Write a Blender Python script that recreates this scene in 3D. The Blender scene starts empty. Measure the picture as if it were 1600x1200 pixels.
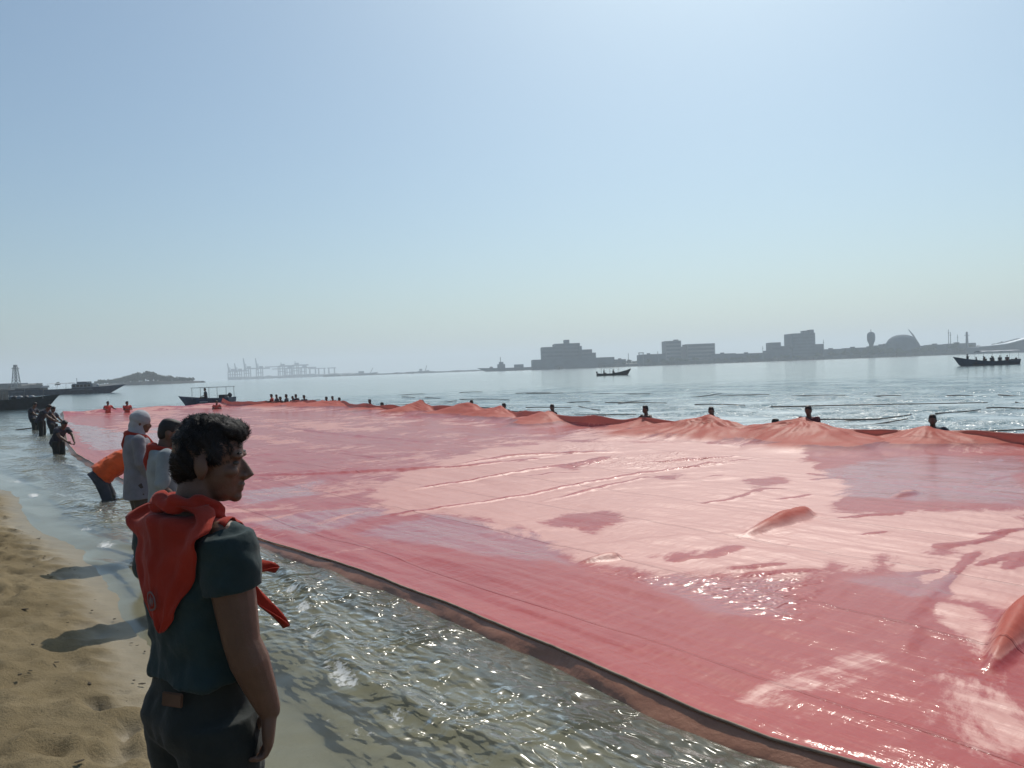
import bpy, bmesh, math, random
import numpy as np
from mathutils import Vector, Matrix, noise as mnoise
from mathutils.bvhtree import BVHTree

random.seed(7)
SC = bpy.context.scene
COL = SC.collection
R = math.radians

# ------------------------------------------------------------------ camera
F = 1210.0                        # focal length in pixels of the 1600x1200 photograph
HC = 1.95                         # camera height over the still water
ROLL = R(2.09)
PITCH = math.atan(23.5 * math.cos(ROLL) / F)
_R0 = Vector((1, 0, 0)); _F0 = Vector((0, math.cos(PITCH), -math.sin(PITCH))); _U0 = _R0.cross(_F0)
CR = _R0 * math.cos(ROLL) - _U0 * math.sin(ROLL)
CU = _R0 * math.sin(ROLL) + _U0 * math.cos(ROLL)
cam_d = bpy.data.cameras.new('camera'); cam = bpy.data.objects.new('camera', cam_d); COL.objects.link(cam)
cam_d.sensor_width = 36; cam_d.lens = F / 1600 * 36; cam_d.clip_start = 0.05; cam_d.clip_end = 30000
m = Matrix((CR, CU, -_F0)).transposed().to_4x4(); m.translation = (0, 0, HC)
cam.matrix_world = m
SC.camera = cam

# ------------------------------------------------------------------ light
SUN_AZ = R(17); SUN_EL = R(50)    # azimuth to the right of the view axis
w = bpy.data.worlds.new('World'); SC.world = w; w.use_nodes = True
nt = w.node_tree; nt.nodes.clear()
sky = nt.nodes.new('ShaderNodeTexSky'); sky.sky_type = 'NISHITA'; sky.sun_disc = False
sky.sun_elevation = SUN_EL; sky.sun_rotation = SUN_AZ
sky.air_density = 1.0; sky.dust_density = 2.0; sky.ozone_density = 1.2; sky.altitude = 0
bg = nt.nodes.new('ShaderNodeBackground'); bg.inputs['Strength'].default_value = 0.092
wo = nt.nodes.new('ShaderNodeOutputWorld')
tint = nt.nodes.new('ShaderNodeMix'); tint.data_type = 'RGBA'; tint.blend_type = 'MULTIPLY'; tint.inputs[0].default_value = 1.0
tint.inputs[7].default_value = (.80, .97, 1.0, 1)     # the phone's cool white balance, the same over the whole sky
nt.links.new(sky.outputs[0], tint.inputs[6]); nt.links.new(tint.outputs[2], bg.inputs[0]); nt.links.new(bg.outputs[0], wo.inputs[0])
sl = bpy.data.lights.new('sun', 'SUN'); sl.energy = 3.1; sl.angle = R(0.55); sl.color = (1, .94, .85)
so = bpy.data.objects.new('sun', sl); COL.objects.link(so)
sdir = Vector((math.sin(SUN_AZ) * math.cos(SUN_EL), math.cos(SUN_AZ) * math.cos(SUN_EL), math.sin(SUN_EL)))
so.rotation_euler = sdir.to_track_quat('Z', 'Y').to_euler()
SC.view_settings.view_transform = 'Standard'; SC.view_settings.look = 'None'
SC.view_settings.exposure = 0.1; SC.view_settings.gamma = 1.0
SC.cycles.use_denoising = True
SC.cycles.denoiser = 'OPENIMAGEDENOISE'
SC.cycles.max_bounces = 6; SC.cycles.diffuse_bounces = 2; SC.cycles.glossy_bounces = 3
SC.cycles.transmission_bounces = 4; SC.cycles.volume_bounces = 1; SC.cycles.transparent_max_bounces = 8
SC.cycles.caustics_reflective = False; SC.cycles.caustics_refractive = False
SC.cycles.sample_clamp_indirect = 6.0

# ------------------------------------------------------------------ helpers
U2 = np.array([-0.63, 0.7766]); V2 = np.array([0.7766, 0.63])   # along the beach / out to sea
def uv2xy(u, v): return u * U2[0] + v * V2[0], u * U2[1] + v * V2[1]
def xy2uv(x, y): return x * U2[0] + y * U2[1], x * V2[0] + y * V2[1]
def ray(px, py):
    return (_F0 + CR * ((px - 800) / F) + CU * ((600 - py) / F))
def at(px, py, z=0.0):            # pixel -> point on the level z
    d = ray(px, py); t = (z - HC) / d.z
    return Vector((d.x * t, d.y * t, z))
def far(px, py, depth):           # pixel -> point at a given distance along the view axis
    d = ray(px, py); t = depth / d.y
    return Vector((d.x * t, depth, HC + d.z * t))
def uvat(px, py, z=0.0):
    p = at(px, py, z); return xy2uv(p.x, p.y)

def tag(o, label=None, cat=None, group=None, kind=None):
    if label: o['label'] = label
    if cat: o['category'] = cat
    if group: o['group'] = group
    if kind: o['kind'] = kind
    return o
def empty(name, loc=(0, 0, 0), rz=0.0):
    o = bpy.data.objects.new(name, None); COL.objects.link(o)
    o.location = loc; o.rotation_euler = (0, 0, rz); o.empty_display_size = .2
    return o
def link(name, me, mat=None, parent=None, smooth=False):
    if mat is not None:
        me.materials.clear(); me.materials.append(mat)
    if smooth: me.polygons.foreach_set('use_smooth', [True] * len(me.polygons))
    o = bpy.data.objects.new(name, me); COL.objects.link(o)
    if parent is not None: o.parent = parent
    return o
def obj(name, bm, mat, parent=None, smooth=False):
    me = bpy.data.meshes.new(name); bm.normal_update(); bm.to_mesh(me); bm.free()
    return link(name, me, mat, parent, smooth)
def copy_tree(o, parent=None):
    c = o.copy(); COL.objects.link(c); c.parent = parent
    for ch in list(o.children): copy_tree(ch, c)
    return c

def box(bm, x0, x1, y0, y1, z0, z1):
    v = [bm.verts.new(p) for p in ((x0, y0, z0), (x1, y0, z0), (x1, y1, z0), (x0, y1, z0),
                                   (x0, y0, z1), (x1, y0, z1), (x1, y1, z1), (x0, y1, z1))]
    for f in ((0, 3, 2, 1), (4, 5, 6, 7), (0, 1, 5, 4), (1, 2, 6, 5), (2, 3, 7, 6), (3, 0, 4, 7)):
        bm.faces.new([v[i] for i in f])
def loft(bm, rings, cap=True):
    vr = [[bm.verts.new(p) for p in r] for r in rings]; n = len(vr[0])
    for a, b in zip(vr, vr[1:]):
        for i in range(n):
            bm.faces.new((a[i], a[(i + 1) % n], b[(i + 1) % n], b[i]))
    if cap:
        bm.faces.new(list(reversed(vr[0]))); bm.faces.new(vr[-1])
def tube(bm, pts, rads, n=10, ends=True):
    pts = [Vector(p) for p in pts]
    if not hasattr(rads, '__len__'): rads = [rads] * len(pts)
    rings = []; ref = None
    P = []; Q = []
    if ends:                                   # rounded ends
        d0 = (pts[0] - pts[1]).normalized(); d1 = (pts[-1] - pts[-2]).normalized()
        P = [(pts[0] + d0 * rads[0] * .9, rads[0] * .35), (pts[0] + d0 * rads[0] * .6, rads[0] * .75)]
        Q = [(pts[-1] + d1 * rads[-1] * .6, rads[-1] * .75), (pts[-1] + d1 * rads[-1] * .9, rads[-1] * .35)]
    seq = P + list(zip(pts, rads)) + Q
    for i, (p, r) in enumerate(seq):
        a = seq[max(i - 1, 0)][0]; b = seq[min(i + 1, len(seq) - 1)][0]
        t = (b - a).normalized()
        if ref is None:
            ref = t.orthogonal().normalized()
        ref = (ref - t * ref.dot(t)).normalized()
        s = t.cross(ref)
        rings.append([p + ref * (math.cos(k * 2 * math.pi / n) * r) + s * (math.sin(k * 2 * math.pi / n) * r) for k in range(n)])
    loft(bm, rings)
def ellipsoid(bm, c, r, rot=None, sub=3):
    mt = Matrix.Translation(Vector(c))
    if rot is not None: mt = mt @ rot.to_4x4()
    mt = mt @ Matrix.Diagonal((r[0], r[1], r[2], 1))
    bmesh.ops.create_icosphere(bm, subdivisions=sub, radius=1.0, matrix=mt)

def perlin(x, y, seed=0):
    xi = np.floor(x).astype(np.int64); yi = np.floor(y).astype(np.int64); xf = x - xi; yf = y - yi
    def g(ix, iy):
        h = (ix * 374761393 + iy * 668265263 + seed * 974634777) & 0xffffffff
        h = ((h ^ (h >> 13)) * 1274126177) & 0xffffffff
        a = ((h ^ (h >> 16)) & 0xffff) / 65536.0 * 2 * np.pi
        return np.cos(a), np.sin(a)
    sx = xf * xf * xf * (xf * (xf * 6 - 15) + 10); sy = yf * yf * yf * (yf * (yf * 6 - 15) + 10)
    a = g(xi, yi); b = g(xi + 1, yi); c = g(xi, yi + 1); d = g(xi + 1, yi + 1)
    n00 = a[0] * xf + a[1] * yf; n10 = b[0] * (xf - 1) + b[1] * yf
    n01 = c[0] * xf + c[1] * (yf - 1); n11 = d[0] * (xf - 1) + d[1] * (yf - 1)
    return ((n00 * (1 - sx) + n10 * sx) * (1 - sy) + (n01 * (1 - sx) + n11 * sx) * sy) * 1.5
def fbm(x, y, oct=4, seed=0, gain=.5):
    s = 0; a = 1.0
    for o in range(oct):
        s = s + a * perlin(x * 2 ** o, y * 2 ** o, seed + o * 17); a *= gain
    return s
def sstep(a, b, x):
    t = np.clip((x - a) / (b - a), 0, 1); return t * t * (3 - 2 * t)
def grow(a, b, step, g):
    out = [a]; s = step
    while out[-1] < b:
        out.append(out[-1] + s); s *= g
    out[-1] = b
    return out
def grid_mesh(name, X, Y, Z, attrs=None, mat=None, parent=None):
    nu, nv = X.shape
    co = np.stack([X, Y, Z], -1).reshape(-1, 3).astype(np.float32)
    i = np.arange(nu * nv).reshape(nu, nv)
    q = np.stack([i[:-1, :-1], i[1:, :-1], i[1:, 1:], i[:-1, 1:]], -1).reshape(-1, 4)
    # keep the faces looking up
    e1 = co[q[0, 1]] - co[q[0, 0]]; e2 = co[q[0, 3]] - co[q[0, 0]]
    if np.cross(e1, e2)[2] < 0: q = q[:, ::-1]
    me = bpy.data.meshes.new(name)
    me.vertices.add(len(co)); me.vertices.foreach_set('co', co.ravel())
    me.loops.add(q.size); me.loops.foreach_set('vertex_index', np.ascontiguousarray(q).ravel().astype(np.int32))
    me.polygons.add(len(q)); me.polygons.foreach_set('loop_start', np.arange(0, q.size, 4, dtype=np.int32))
    me.update(calc_edges=True)
    me.polygons.foreach_set('use_smooth', np.ones(len(q), dtype=bool))
    for k, a in (attrs or {}).items():
        at_ = me.attributes.new(k, 'FLOAT', 'POINT'); at_.data.foreach_set('value', a.reshape(-1).astype(np.float32))
    return link(name, me, mat, parent)
def seg_dist(u, v, poly):
    best = None; tt = None; n = len(poly) - 1
    for k in range(n):
        ax, ay = poly[k]; bx, by = poly[k + 1]; dx, dy = bx - ax, by - ay
        t = np.clip(((u - ax) * dx + (v - ay) * dy) / (dx * dx + dy * dy + 1e-9), 0, 1)
        d = np.hypot(u - ax - t * dx, v - ay - t * dy); s = (k + t) / n
        if best is None: best, tt = d, s
        else:
            mk = d < best; tt = np.where(mk, s, tt); best = np.where(mk, d, best)
    return best, tt
def poly_sd(u, v, poly):          # signed distance, positive inside
    d, _ = seg_dist(u, v, list(poly) + [poly[0]])
    ins = np.zeros(u.shape, bool); n = len(poly)
    for k in range(n):
        x1, y1 = poly[k]; x2, y2 = poly[(k + 1) % n]
        c = ((y1 > v) != (y2 > v)) & (u < (x2 - x1) * (v - y1) / (y2 - y1 + 1e-12) + x1)
        ins ^= c
    return np.where(ins, d, -d)

# ------------------------------------------------------------------ materials
class NT:
    def __init__(s, name):
        s.m = bpy.data.materials.new(name); s.m.use_nodes = True; s.t = s.m.node_tree; s.t.nodes.clear()
        s.out = s.n('ShaderNodeOutputMaterial')
    def n(s, typ, **kw):
        nd = s.t.nodes.new(typ)
        for k, v in kw.items():
            if k in nd.inputs: s.set(nd, k, v)
            else: setattr(nd, k, v)
        return nd
    def set(s, nd, k, v):
        if isinstance(v, bpy.types.NodeSocket): s.t.links.new(v, nd.inputs[k])
        else: nd.inputs[k].default_value = v
    def math(s, op, a, b=None, c=None, clamp=False):
        nd = s.n('ShaderNodeMath', operation=op, use_clamp=clamp)
        for i, v in enumerate((a, b, c)):
            if v is not None: s.set(nd, i, v)
        return nd.outputs[0]
    def ramp(s, x, a, b):
        nd = s.n('ShaderNodeMapRange', interpolation_type='SMOOTHSTEP')
        s.set(nd, 0, x); nd.inputs[1].default_value = a; nd.inputs[2].default_value = b
        return nd.outputs[0]
    def mix(s, f, a, b):
        nd = s.n('ShaderNodeMix', data_type='RGBA'); s.set(nd, 0, f); s.set(nd, 6, a); s.set(nd, 7, b)
        return nd.outputs[2]
    def noise(s, scale, detail=3, rough=.55, vec=None, dist=0.0):
        nd = s.n('ShaderNodeTexNoise'); nd.inputs['Scale'].default_value = scale
        nd.inputs['Detail'].default_value = detail; nd.inputs['Roughness'].default_value = rough
        nd.inputs['Distortion'].default_value = dist
        if vec is not None: s.set(nd, 'Vector', vec)
        return nd.outputs[0]
    def pos(s): return s.n('ShaderNodeNewGeometry').outputs['Position']
    def objco(s): return s.n('ShaderNodeTexCoord').outputs['Object']
    def mapping(s, vec, scale=(1, 1, 1), rot=(0, 0, 0)):
        nd = s.n('ShaderNodeMapping'); s.set(nd, 'Vector', vec); nd.inputs['Scale'].default_value = scale
        nd.inputs['Rotation'].default_value = rot
        return nd.outputs[0]
    def attr(s, name): return s.n('ShaderNodeAttribute', attribute_name=name).outputs['Fac']
    def bump(s, h, dist=1.0, strength=1.0, normal=None):
        nd = s.n('ShaderNodeBump'); s.set(nd, 'Height', h); nd.inputs['Distance'].default_value = dist
        s.set(nd, 'Strength', strength)
        if normal is not None: s.set(nd, 'Normal', normal)
        return nd.outputs[0]
    def done(s, shader): s.t.links.new(shader, s.out.inputs[0]); return s.m
C4 = lambda c: (c[0], c[1], c[2], 1.0)
def plain(name, col, rough=.7, var=.25, scale=6.0, spec=.3, bump=0.0, metal=0.0, sheen=0.0, world=False):
    t = NT(name); co = t.pos() if world else t.objco()
    f = t.noise(scale, 4, .6, co)
    c = t.mix(t.ramp(f, .3, .7), C4([x * (1 - var) for x in col]), C4([min(1, x * (1 + var)) for x in col]))
    p = t.n('ShaderNodeBsdfPrincipled'); t.set(p, 'Base Color', c); p.inputs['Roughness'].default_value = rough
    p.inputs['Specular IOR Level'].default_value = spec; p.inputs['Metallic'].default_value = metal
    if sheen: p.inputs['Sheen Weight'].default_value = sheen
    if bump: t.set(p, 'Normal', t.bump(t.noise(scale * 6, 3, .6, co), bump))
    return t.done(p.outputs[0])
M = {}
def mat_fabric(name, col, weave=420.0, fold=.004, trans=0.0, rough=.85, var=.15):
    t = NT(name); co = t.objco()
    n1 = t.noise(5, 3, .6, co); n2 = t.noise(22, 3, .6, co); wv = t.noise(weave, 2, .5, co)
    c = t.mix(t.ramp(n1, .3, .7), C4([x * (1 - var) for x in col]), C4([x * (1 + var) for x in col]))
    p = t.n('ShaderNodeBsdfPrincipled'); t.set(p, 'Base Color', c); p.inputs['Roughness'].default_value = rough
    p.inputs['Specular IOR Level'].default_value = .2; p.inputs['Sheen Weight'].default_value = .12
    h = t.math('ADD', t.math('MULTIPLY', n2, fold), t.math('MULTIPLY', wv, .0006))
    t.set(p, 'Normal', t.bump(h, 1.0))
    s = p.outputs[0]
    if trans:
        tr = t.n('ShaderNodeBsdfTranslucent'); tr.inputs[0].default_value = C4(col)
        mx = t.n('ShaderNodeMixShader'); mx.inputs[0].default_value = trans
        t.t.links.new(p.outputs[0], mx.inputs[1]); t.t.links.new(tr.outputs[0], mx.inputs[2]); s = mx.outputs[0]
    return t.done(s)
def mat_skin(name, col):
    t = NT(name); co = t.objco()
    c = t.mix(t.ramp(t.noise(9, 4, .6, co), .3, .7), C4([x * .85 for x in col]), C4([x * 1.12 for x in col]))
    p = t.n('ShaderNodeBsdfPrincipled'); t.set(p, 'Base Color', c); p.inputs['Roughness'].default_value = .5
    p.inputs['Specular IOR Level'].default_value = .4; p.inputs['Subsurface Weight'].default_value = .08
    p.inputs['Subsurface Radius'].default_value = (.01, .004, .002); p.inputs['Subsurface Scale'].default_value = .5
    t.set(p, 'Normal', t.bump(t.noise(160, 3, .6, co), .0012))
    return t.done(p.outputs[0])
M['skin'] = mat_skin('skin', (.135, .072, .048))
M['skin_dark'] = mat_skin('skin_dark', (.13, .07, .045))
M['hair'] = plain('hair', (.012, .010, .010), .55, .4, 60, .35, .002)
M['green_shirt'] = mat_fabric('green_shirt', (.020, .038, .040))
M['dark_trousers'] = mat_fabric('dark_trousers', (.022, .026, .024))
M['scarf'] = mat_fabric('scarf', (.36, .030, .015), trans=.14)
M['white_shirt'] = mat_fabric('white_shirt', (.20, .20, .225), trans=.08)
M['pale_shirt'] = mat_fabric('pale_shirt', (.26, .29, .30), trans=.08)
M['white_hood'] = mat_fabric('white_hood', (.36, .37, .39), trans=.08)
M['brown_trousers'] = mat_fabric('brown_trousers', (.07, .055, .045))
M['grey_trousers'] = mat_fabric('grey_trousers', (.06, .062, .075))
M['orange_vest'] = mat_fabric('orange_vest', (.70, .10, .02), rough=.6)
M['dark_shirt'] = mat_fabric('dark_shirt', (.03, .035, .05))
M['maroon_shirt'] = mat_fabric('maroon_shirt', (.12, .03, .035))
M['red_shirt'] = mat_fabric('red_shirt', (.5, .07, .05))
M['leather'] = plain('leather', (.10, .05, .03), .5)
M['emblem'] = plain('emblem', (.16, .10, .10), .8)

# ------------------------------------------------------------------ beach and sea bed
VS = 1.62                                             # shoreline
def ground_z(u, v):
    u = np.asarray(u, float); v = np.asarray(v, float)
    x = v - VS - .22 * perlin(u * .22, u * 0 + 3.3, 5) + .42 * np.exp(-((u - 2.0) / 2.6) ** 2)
    land = .62 * (1 - np.exp(np.minimum(x, 0) / 3.2)) + np.maximum(-x - 12, 0) * .03
    seaz = -(.115 * np.minimum(x, 6) + .03 * np.clip(x - 6, 0, 40))
    return np.where(x < 0, land, seaz)
def mat_sand():
    t = NT('sand'); P = t.pos()
    big = t.noise(.9, 5, .65, P); med = t.noise(7, 5, .65, P); fine = t.noise(240, 3, .7, P); grit = t.noise(60, 4, .7, P)
    c = t.mix(t.ramp(big, .3, .72), (.18, .137, .075, 1), (.28, .22, .13, 1))
    c = t.mix(t.math('MULTIPLY', t.ramp(med, .52, .75), .45), c, (.085, .064, .038, 1))
    c = t.mix(t.math('MULTIPLY', t.ramp(fine, .55, .75), .5), c, (.07, .052, .035, 1))
    c = t.mix(t.math('MULTIPLY', t.ramp(grit, .62, .78), .55), c, (.07, .055, .04, 1))
    wet = t.attr('wet')
    c = t.mix(t.math('MULTIPLY', wet, .62), c, (.20, .165, .105, 1))
    p = t.n('ShaderNodeBsdfPrincipled'); t.set(p, 'Base Color', c)
    t.set(p, 'Roughness', t.math('SUBTRACT', .95, t.math('MULTIPLY', wet, .50)))
    t.set(p, 'Specular IOR Level', t.math('ADD', .1, t.math('MULTIPLY', wet, .35)))
    h = t.math('ADD', t.math('MULTIPLY', grit, .012), t.math('MULTIPLY', fine, .004))
    h = t.math('ADD', h, t.math('MULTIPLY', med, .03))
    t.set(p, 'Normal', t.bump(t.math('MULTIPLY', h, t.math('SUBTRACT', 1.0, t.math('MULTIPLY', wet, .85))), 1.0))
    return t.done(p.outputs[0])
us = list(reversed([-x for x in grow(2, 5800, .2, 1.12)])) + grow(-2, 16, .05, 1.0)[1:] + grow(16, 5800, .06, 1.08)[1:]
vs = list(reversed([-x for x in grow(3, 3000, .1, 1.14)])) + grow(-3, 3.0, .045, 1.0)[1:] + grow(3.0, 5800, .08, 1.10)[1:]
UU, VV = np.meshgrid(us, vs, indexing='ij')
Z = ground_z(UU, VV)
dry = sstep(.015, .10, Z + .02 * fbm(UU * .8, VV * .8, 2, 60))
rough = (.030 * fbm(UU * 1.1, VV * 1.3, 3, 9) + .040 * fbm(UU * 4.5, VV * 5, 3, 31)) * (.12 + .88 * dry) * np.exp(-np.hypot(UU, VV) / 60)
rng = np.random.RandomState(3)
for k in range(420):                                  # footprints and scuffs
    u0 = rng.uniform(0, 17); v0 = rng.uniform(-5, VS - .25)
    a = rng.uniform(-.6, .6); du = UU - u0; dv = VV - v0
    q = ((du * math.cos(a) + dv * math.sin(a)) / .13) ** 2 + ((-du * math.sin(a) + dv * math.cos(a)) / .055) ** 2
    rough -= .028 * np.exp(-q) * 1.7 * dry - .018 * np.exp(-((np.sqrt(q) - 1.7) / .5) ** 2) * dry
Z = Z + rough
SX, SY = uv2xy(UU, VV)
Mx_sand = mat_sand()
sand = grid_mesh('beach_ground', SX, SY, Z, {'wet': 1 - sstep(.015, .10, Z + .025 * fbm(UU * .5, VV * .9, 3, 60))}, Mx_sand)
tag(sand, 'tan trampled sand beach sloping under the clear shallow water', kind='structure')

# ------------------------------------------------------------------ flag outline (along u, across v)
near_px = [(1400, 1192), (1290, 1163), (1200, 1143), (1100, 1108), (1000, 1066), (900, 1021), (800, 978), (700, 938), (600, 899),
           (520, 873), (430, 845), (380, 826)]
nb = [uvat(x, y, .10) for x, y in near_px]
nb = [(-9, nb[0][1] - .1)] + nb + [uvat(205, 752, .08), uvat(148, 726, .05), uvat(120, 710, .05), uvat(106, 692, .05), uvat(101, 668, .05), uvat(100, 649, .05), (64, 9.8)]
NU = np.array([p[0] for p in nb]); NV = np.array([p[1] for p in nb])
o_ = np.argsort(NU); NU = NU[o_]; NV = NV[o_]
hold_px = [(1452, 697), (1257, 690), (1107, 681), (1003, 673), (857, 663), (785, 653), (735, 648.5), (658, 644.5), (592, 643), (572, 642.5),
           (531, 636.5), (517, 636.5), (504, 636.5), (472, 635.5), (461, 635), (454, 635.2), (447, 635), (434, 635.4), (429, 635.4), (419, 635.6)]
hold_h = [.40, .56, .52, .30, .46, .50, .58, .62, .22, .2, .42, .45, .42, .32, .3, .3, .3, .3, .3, .28]
hold_uv = [uvat(x, y) for x, y in hold_px]
fu = np.array([-9] + [p[0] for p in hold_uv] + [64]); fv = np.array([hold_uv[0][1] + 1.2] + [p[1] for p in hold_uv] + [18.5])
o_ = np.argsort(fu); fu = fu[o_]; fv = fv[o_]
_k = np.linspace(-9, 64, 400)
_f = np.interp(_k, fu, fv); _f = np.convolve(np.pad(_f, 6, 'edge'), np.ones(13) / 13, 'valid')
def v_far(u): return np.interp(u, _k, _f)
def v_near(u): return np.interp(u, NU, NV)
U_END = 57.5

# ------------------------------------------------------------------ sea
def mat_water():
    t = NT('sea_water'); P = t.pos()
    P2 = t.mapping(P, (1, 1, 1), (0, 0, -math.atan2(U2[1], U2[0])))       # x along the beach
    st = t.mapping(P2, (.55, 1.0, 1))
    n1 = t.noise(1.3, 2, .5, st, .3); n2 = t.noise(4.6, 1, .5, st, .5); n3 = t.noise(15, 0, .5, st, .4)
    spot = t.ramp(t.noise(1.6, 3, .6, t.mapping(P2, (1, .5, 1))), .50, .68)
    calm = t.attr('calm')
    open_ = t.math('SUBTRACT', 1.0, calm)
    h = t.math('ADD', t.math('MULTIPLY', t.math('MULTIPLY', n1, .06), open_), t.math('MULTIPLY', n2, .044))
    h = t.math('ADD', h, t.math('MULTIPLY', n3, .027))
    amp = t.math('ADD', .22, t.math('MULTIPLY', t.math('MULTIPLY', t.attr('rip'), t.math('ADD', .55, t.math('MULTIPLY', spot, .75))), 2.9))
    nrm = t.bump(t.math('MULTIPLY', t.math('MULTIPLY', h, amp), t.attr('sh')), 1.0)
    fr = t.n('ShaderNodeFresnel'); fr.inputs['IOR'].default_value = 1.333; t.set(fr, 'Normal', nrm)
    gl = t.n('ShaderNodeBsdfAnisotropic') if False else t.n('ShaderNodeBsdfGlossy')
    t.set(gl, 'Roughness', t.math('ADD', .11, t.math('MULTIPLY', t.attr('near'), .10))); t.set(gl, 'Normal', nrm)
    gl.inputs['Color'].default_value = (1, 1, 1, 1)
    tr = t.n('ShaderNodeBsdfTransparent'); tr.inputs[0].default_value = (.88, .94, .89, 1)
    df = t.n('ShaderNodeBsdfDiffuse'); 
    t.set(df, 'Color', t.mix(t.ramp(t.attr('turb'), .3, 1.0), (.22, .215, .15, 1), (.03, .095, .125, 1)))
    m1 = t.n('ShaderNodeMixShader'); t.set(m1, 0, t.attr('turb')); t.t.links.new(tr.outputs[0], m1.inputs[1]); t.t.links.new(df.outputs[0], m1.inputs[2])
    m2 = t.n('ShaderNodeMixShader'); t.set(m2, 0, fr.outputs[0]); t.t.links.new(m1.outputs[0], m2.inputs[1]); t.t.links.new(gl.outputs[0], m2.inputs[2])
    # foam: froth lies on the water where the 'foam' field is high, broken up by noise
    fo = t.n('ShaderNodeBsdfDiffuse'); fo.inputs[0].default_value = (.72, .72, .70, 1)
    ff = t.ramp(t.math('ADD', t.attr('foam'), t.math('MULTIPLY', t.math('SUBTRACT', t.noise(17, 6, .8, P), .5), 1.9)), .50, .80)
    m3 = t.n('ShaderNodeMixShader'); t.set(m3, 0, t.math('MULTIPLY', ff, .8)); t.t.links.new(m2.outputs[0], m3.inputs[1]); t.t.links.new(fo.outputs[0], m3.inputs[2])
    return t.done(m3.outputs[0])
us = list(reversed([-x for x in grow(1, 5600, .15, 1.13)])) + grow(-1, 7, .036, 1.0)[1:] + grow(7, 5600, .036, 1.022)[1:]
vs = grow(.3, 4.2, .022, 1.0) + grow(4.2, 5600, .07, 1.035)[1:]
UU, VV = np.meshgrid(us, vs, indexing='ij')
GZ = ground_z(UU, VV)
dist = np.hypot(UU, VV)
under = (VV > v_near(UU) + .05) & (VV < v_far(UU) + .1) & (UU < U_END + .2)
# small waves rolling in: crests along the beach, bent and broken by noise
bend = .55 * fbm(UU * .16, VV * .1, 3, 21) + .12 * fbm(UU * .8, VV * .4, 2, 22)
ph = (VV + bend) * 2 * math.pi / .78
brk = sstep(-.25, .55, fbm(UU * .33 + 2, VV * .7, 2, 23))
sw = np.exp(-np.maximum(VV - 4.2, 0) / 5) * sstep(VS - .3, VS + .5, VV)
crest = (np.maximum(np.cos(ph), -.3) ** 2 * np.sign(np.cos(ph)))
WZ = .040 * crest * sw * (.3 + .7 * brk)
WZ += .018 * fbm(UU * 1.2, VV * 1.7, 3, 24) * sw + .006 * fbm(UU * 6, VV * 8, 2, 26) * np.exp(-dist / 25) * sstep(VS - .2, VS + .7, VV)
WZ += .045 * fbm(UU * .35, VV * .55, 3, 25) * sstep(17, 24, VV) * np.exp(-dist / 300)
WZ = np.where(under, -.05, WZ)
hem_d = np.abs(VV - v_near(UU))
WZ = WZ * (1 - .6 * np.exp(-(hem_d / .2) ** 2) * (UU < U_END))
depth = np.maximum(-GZ, 0)
turb = np.clip(1 - np.exp(-depth / .42), 0, .985) * .97 + .02
cpath = [uvat(*q) for q in ((330, 842), (395, 872), (440, 893), (480, 930), (512, 985), (535, 1040), (580, 1080), (650, 1115), (760, 1165), (860, 1230))]
cd_, cs_ = seg_dist(UU, VV, cpath)
side = VV - np.interp(UU, [q[0] for q in reversed(cpath)], [q[1] for q in reversed(cpath)])
cw_ = np.where(side > 0, .16, .07) * (1 + .3 * perlin(UU * 2, UU * 0, 27))
WZ = WZ + np.where(under, 0, .085 * (.6 + .6 * perlin(UU * 1.6, UU * 0 + 4, 28)) * np.exp(-(cd_ / cw_) ** 2))
front = np.exp(-((VV + bend * .35 - VS - .42) / .13) ** 2)
foam = .95 * front * sstep(-.1, .5, fbm(UU * .7, VV * .5, 2, 41)) + .66 * brk * sw * sstep(.55, .98, np.cos(ph - .6)) * sstep(.1, .5, fbm(UU * 1.1, VV * 1.1, 2, 43))
for (px, py, r, a) in ((20, 752, .8, .52), (205, 835, .35, .52), (515, 1045, .16, .62), (12, 700, .9, .42), (495, 1010, .14, .5)):
    a0, b0 = uvat(px, py); foam = np.maximum(foam, a * np.exp(-(((UU - a0) / (r * 1.6)) ** 2 + ((VV - b0) / (r * .55)) ** 2)))
foam = np.maximum(foam, .85 * np.exp(-((side + .10) / .10) ** 2) * np.exp(-(cd_ / .3) ** 2) * sstep(-.15, .35, fbm(UU * 1.8, VV * 1.2, 2, 47)))
foam *= (depth > .0)
calm = 1 - sstep(5, 25, VV)
# ripple strength: cat's paws
rip = np.clip(.42 + 1.0 * fbm(UU * .3, VV * .6, 3, 51), 0, 1) * sstep(VS - .1, VS + .8, VV) * (.04 + .96 * (1 - sstep(26, 85, dist)))
SX, SY = uv2xy(UU, VV)
sea = grid_mesh('sea', SX, SY, WZ, {'turb': turb, 'foam': foam, 'calm': calm, 'rip': rip, 'near': 1 - sstep(22, 60, dist), 'sh': .06 + .94 * sstep(.045, .11, depth + .015 * fbm(UU * 1.2, VV * 2, 2, 55))}, mat_water())
tag(sea, 'grey blue sea with sun glitter, clear and green brown over the sand', kind='structure')

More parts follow.
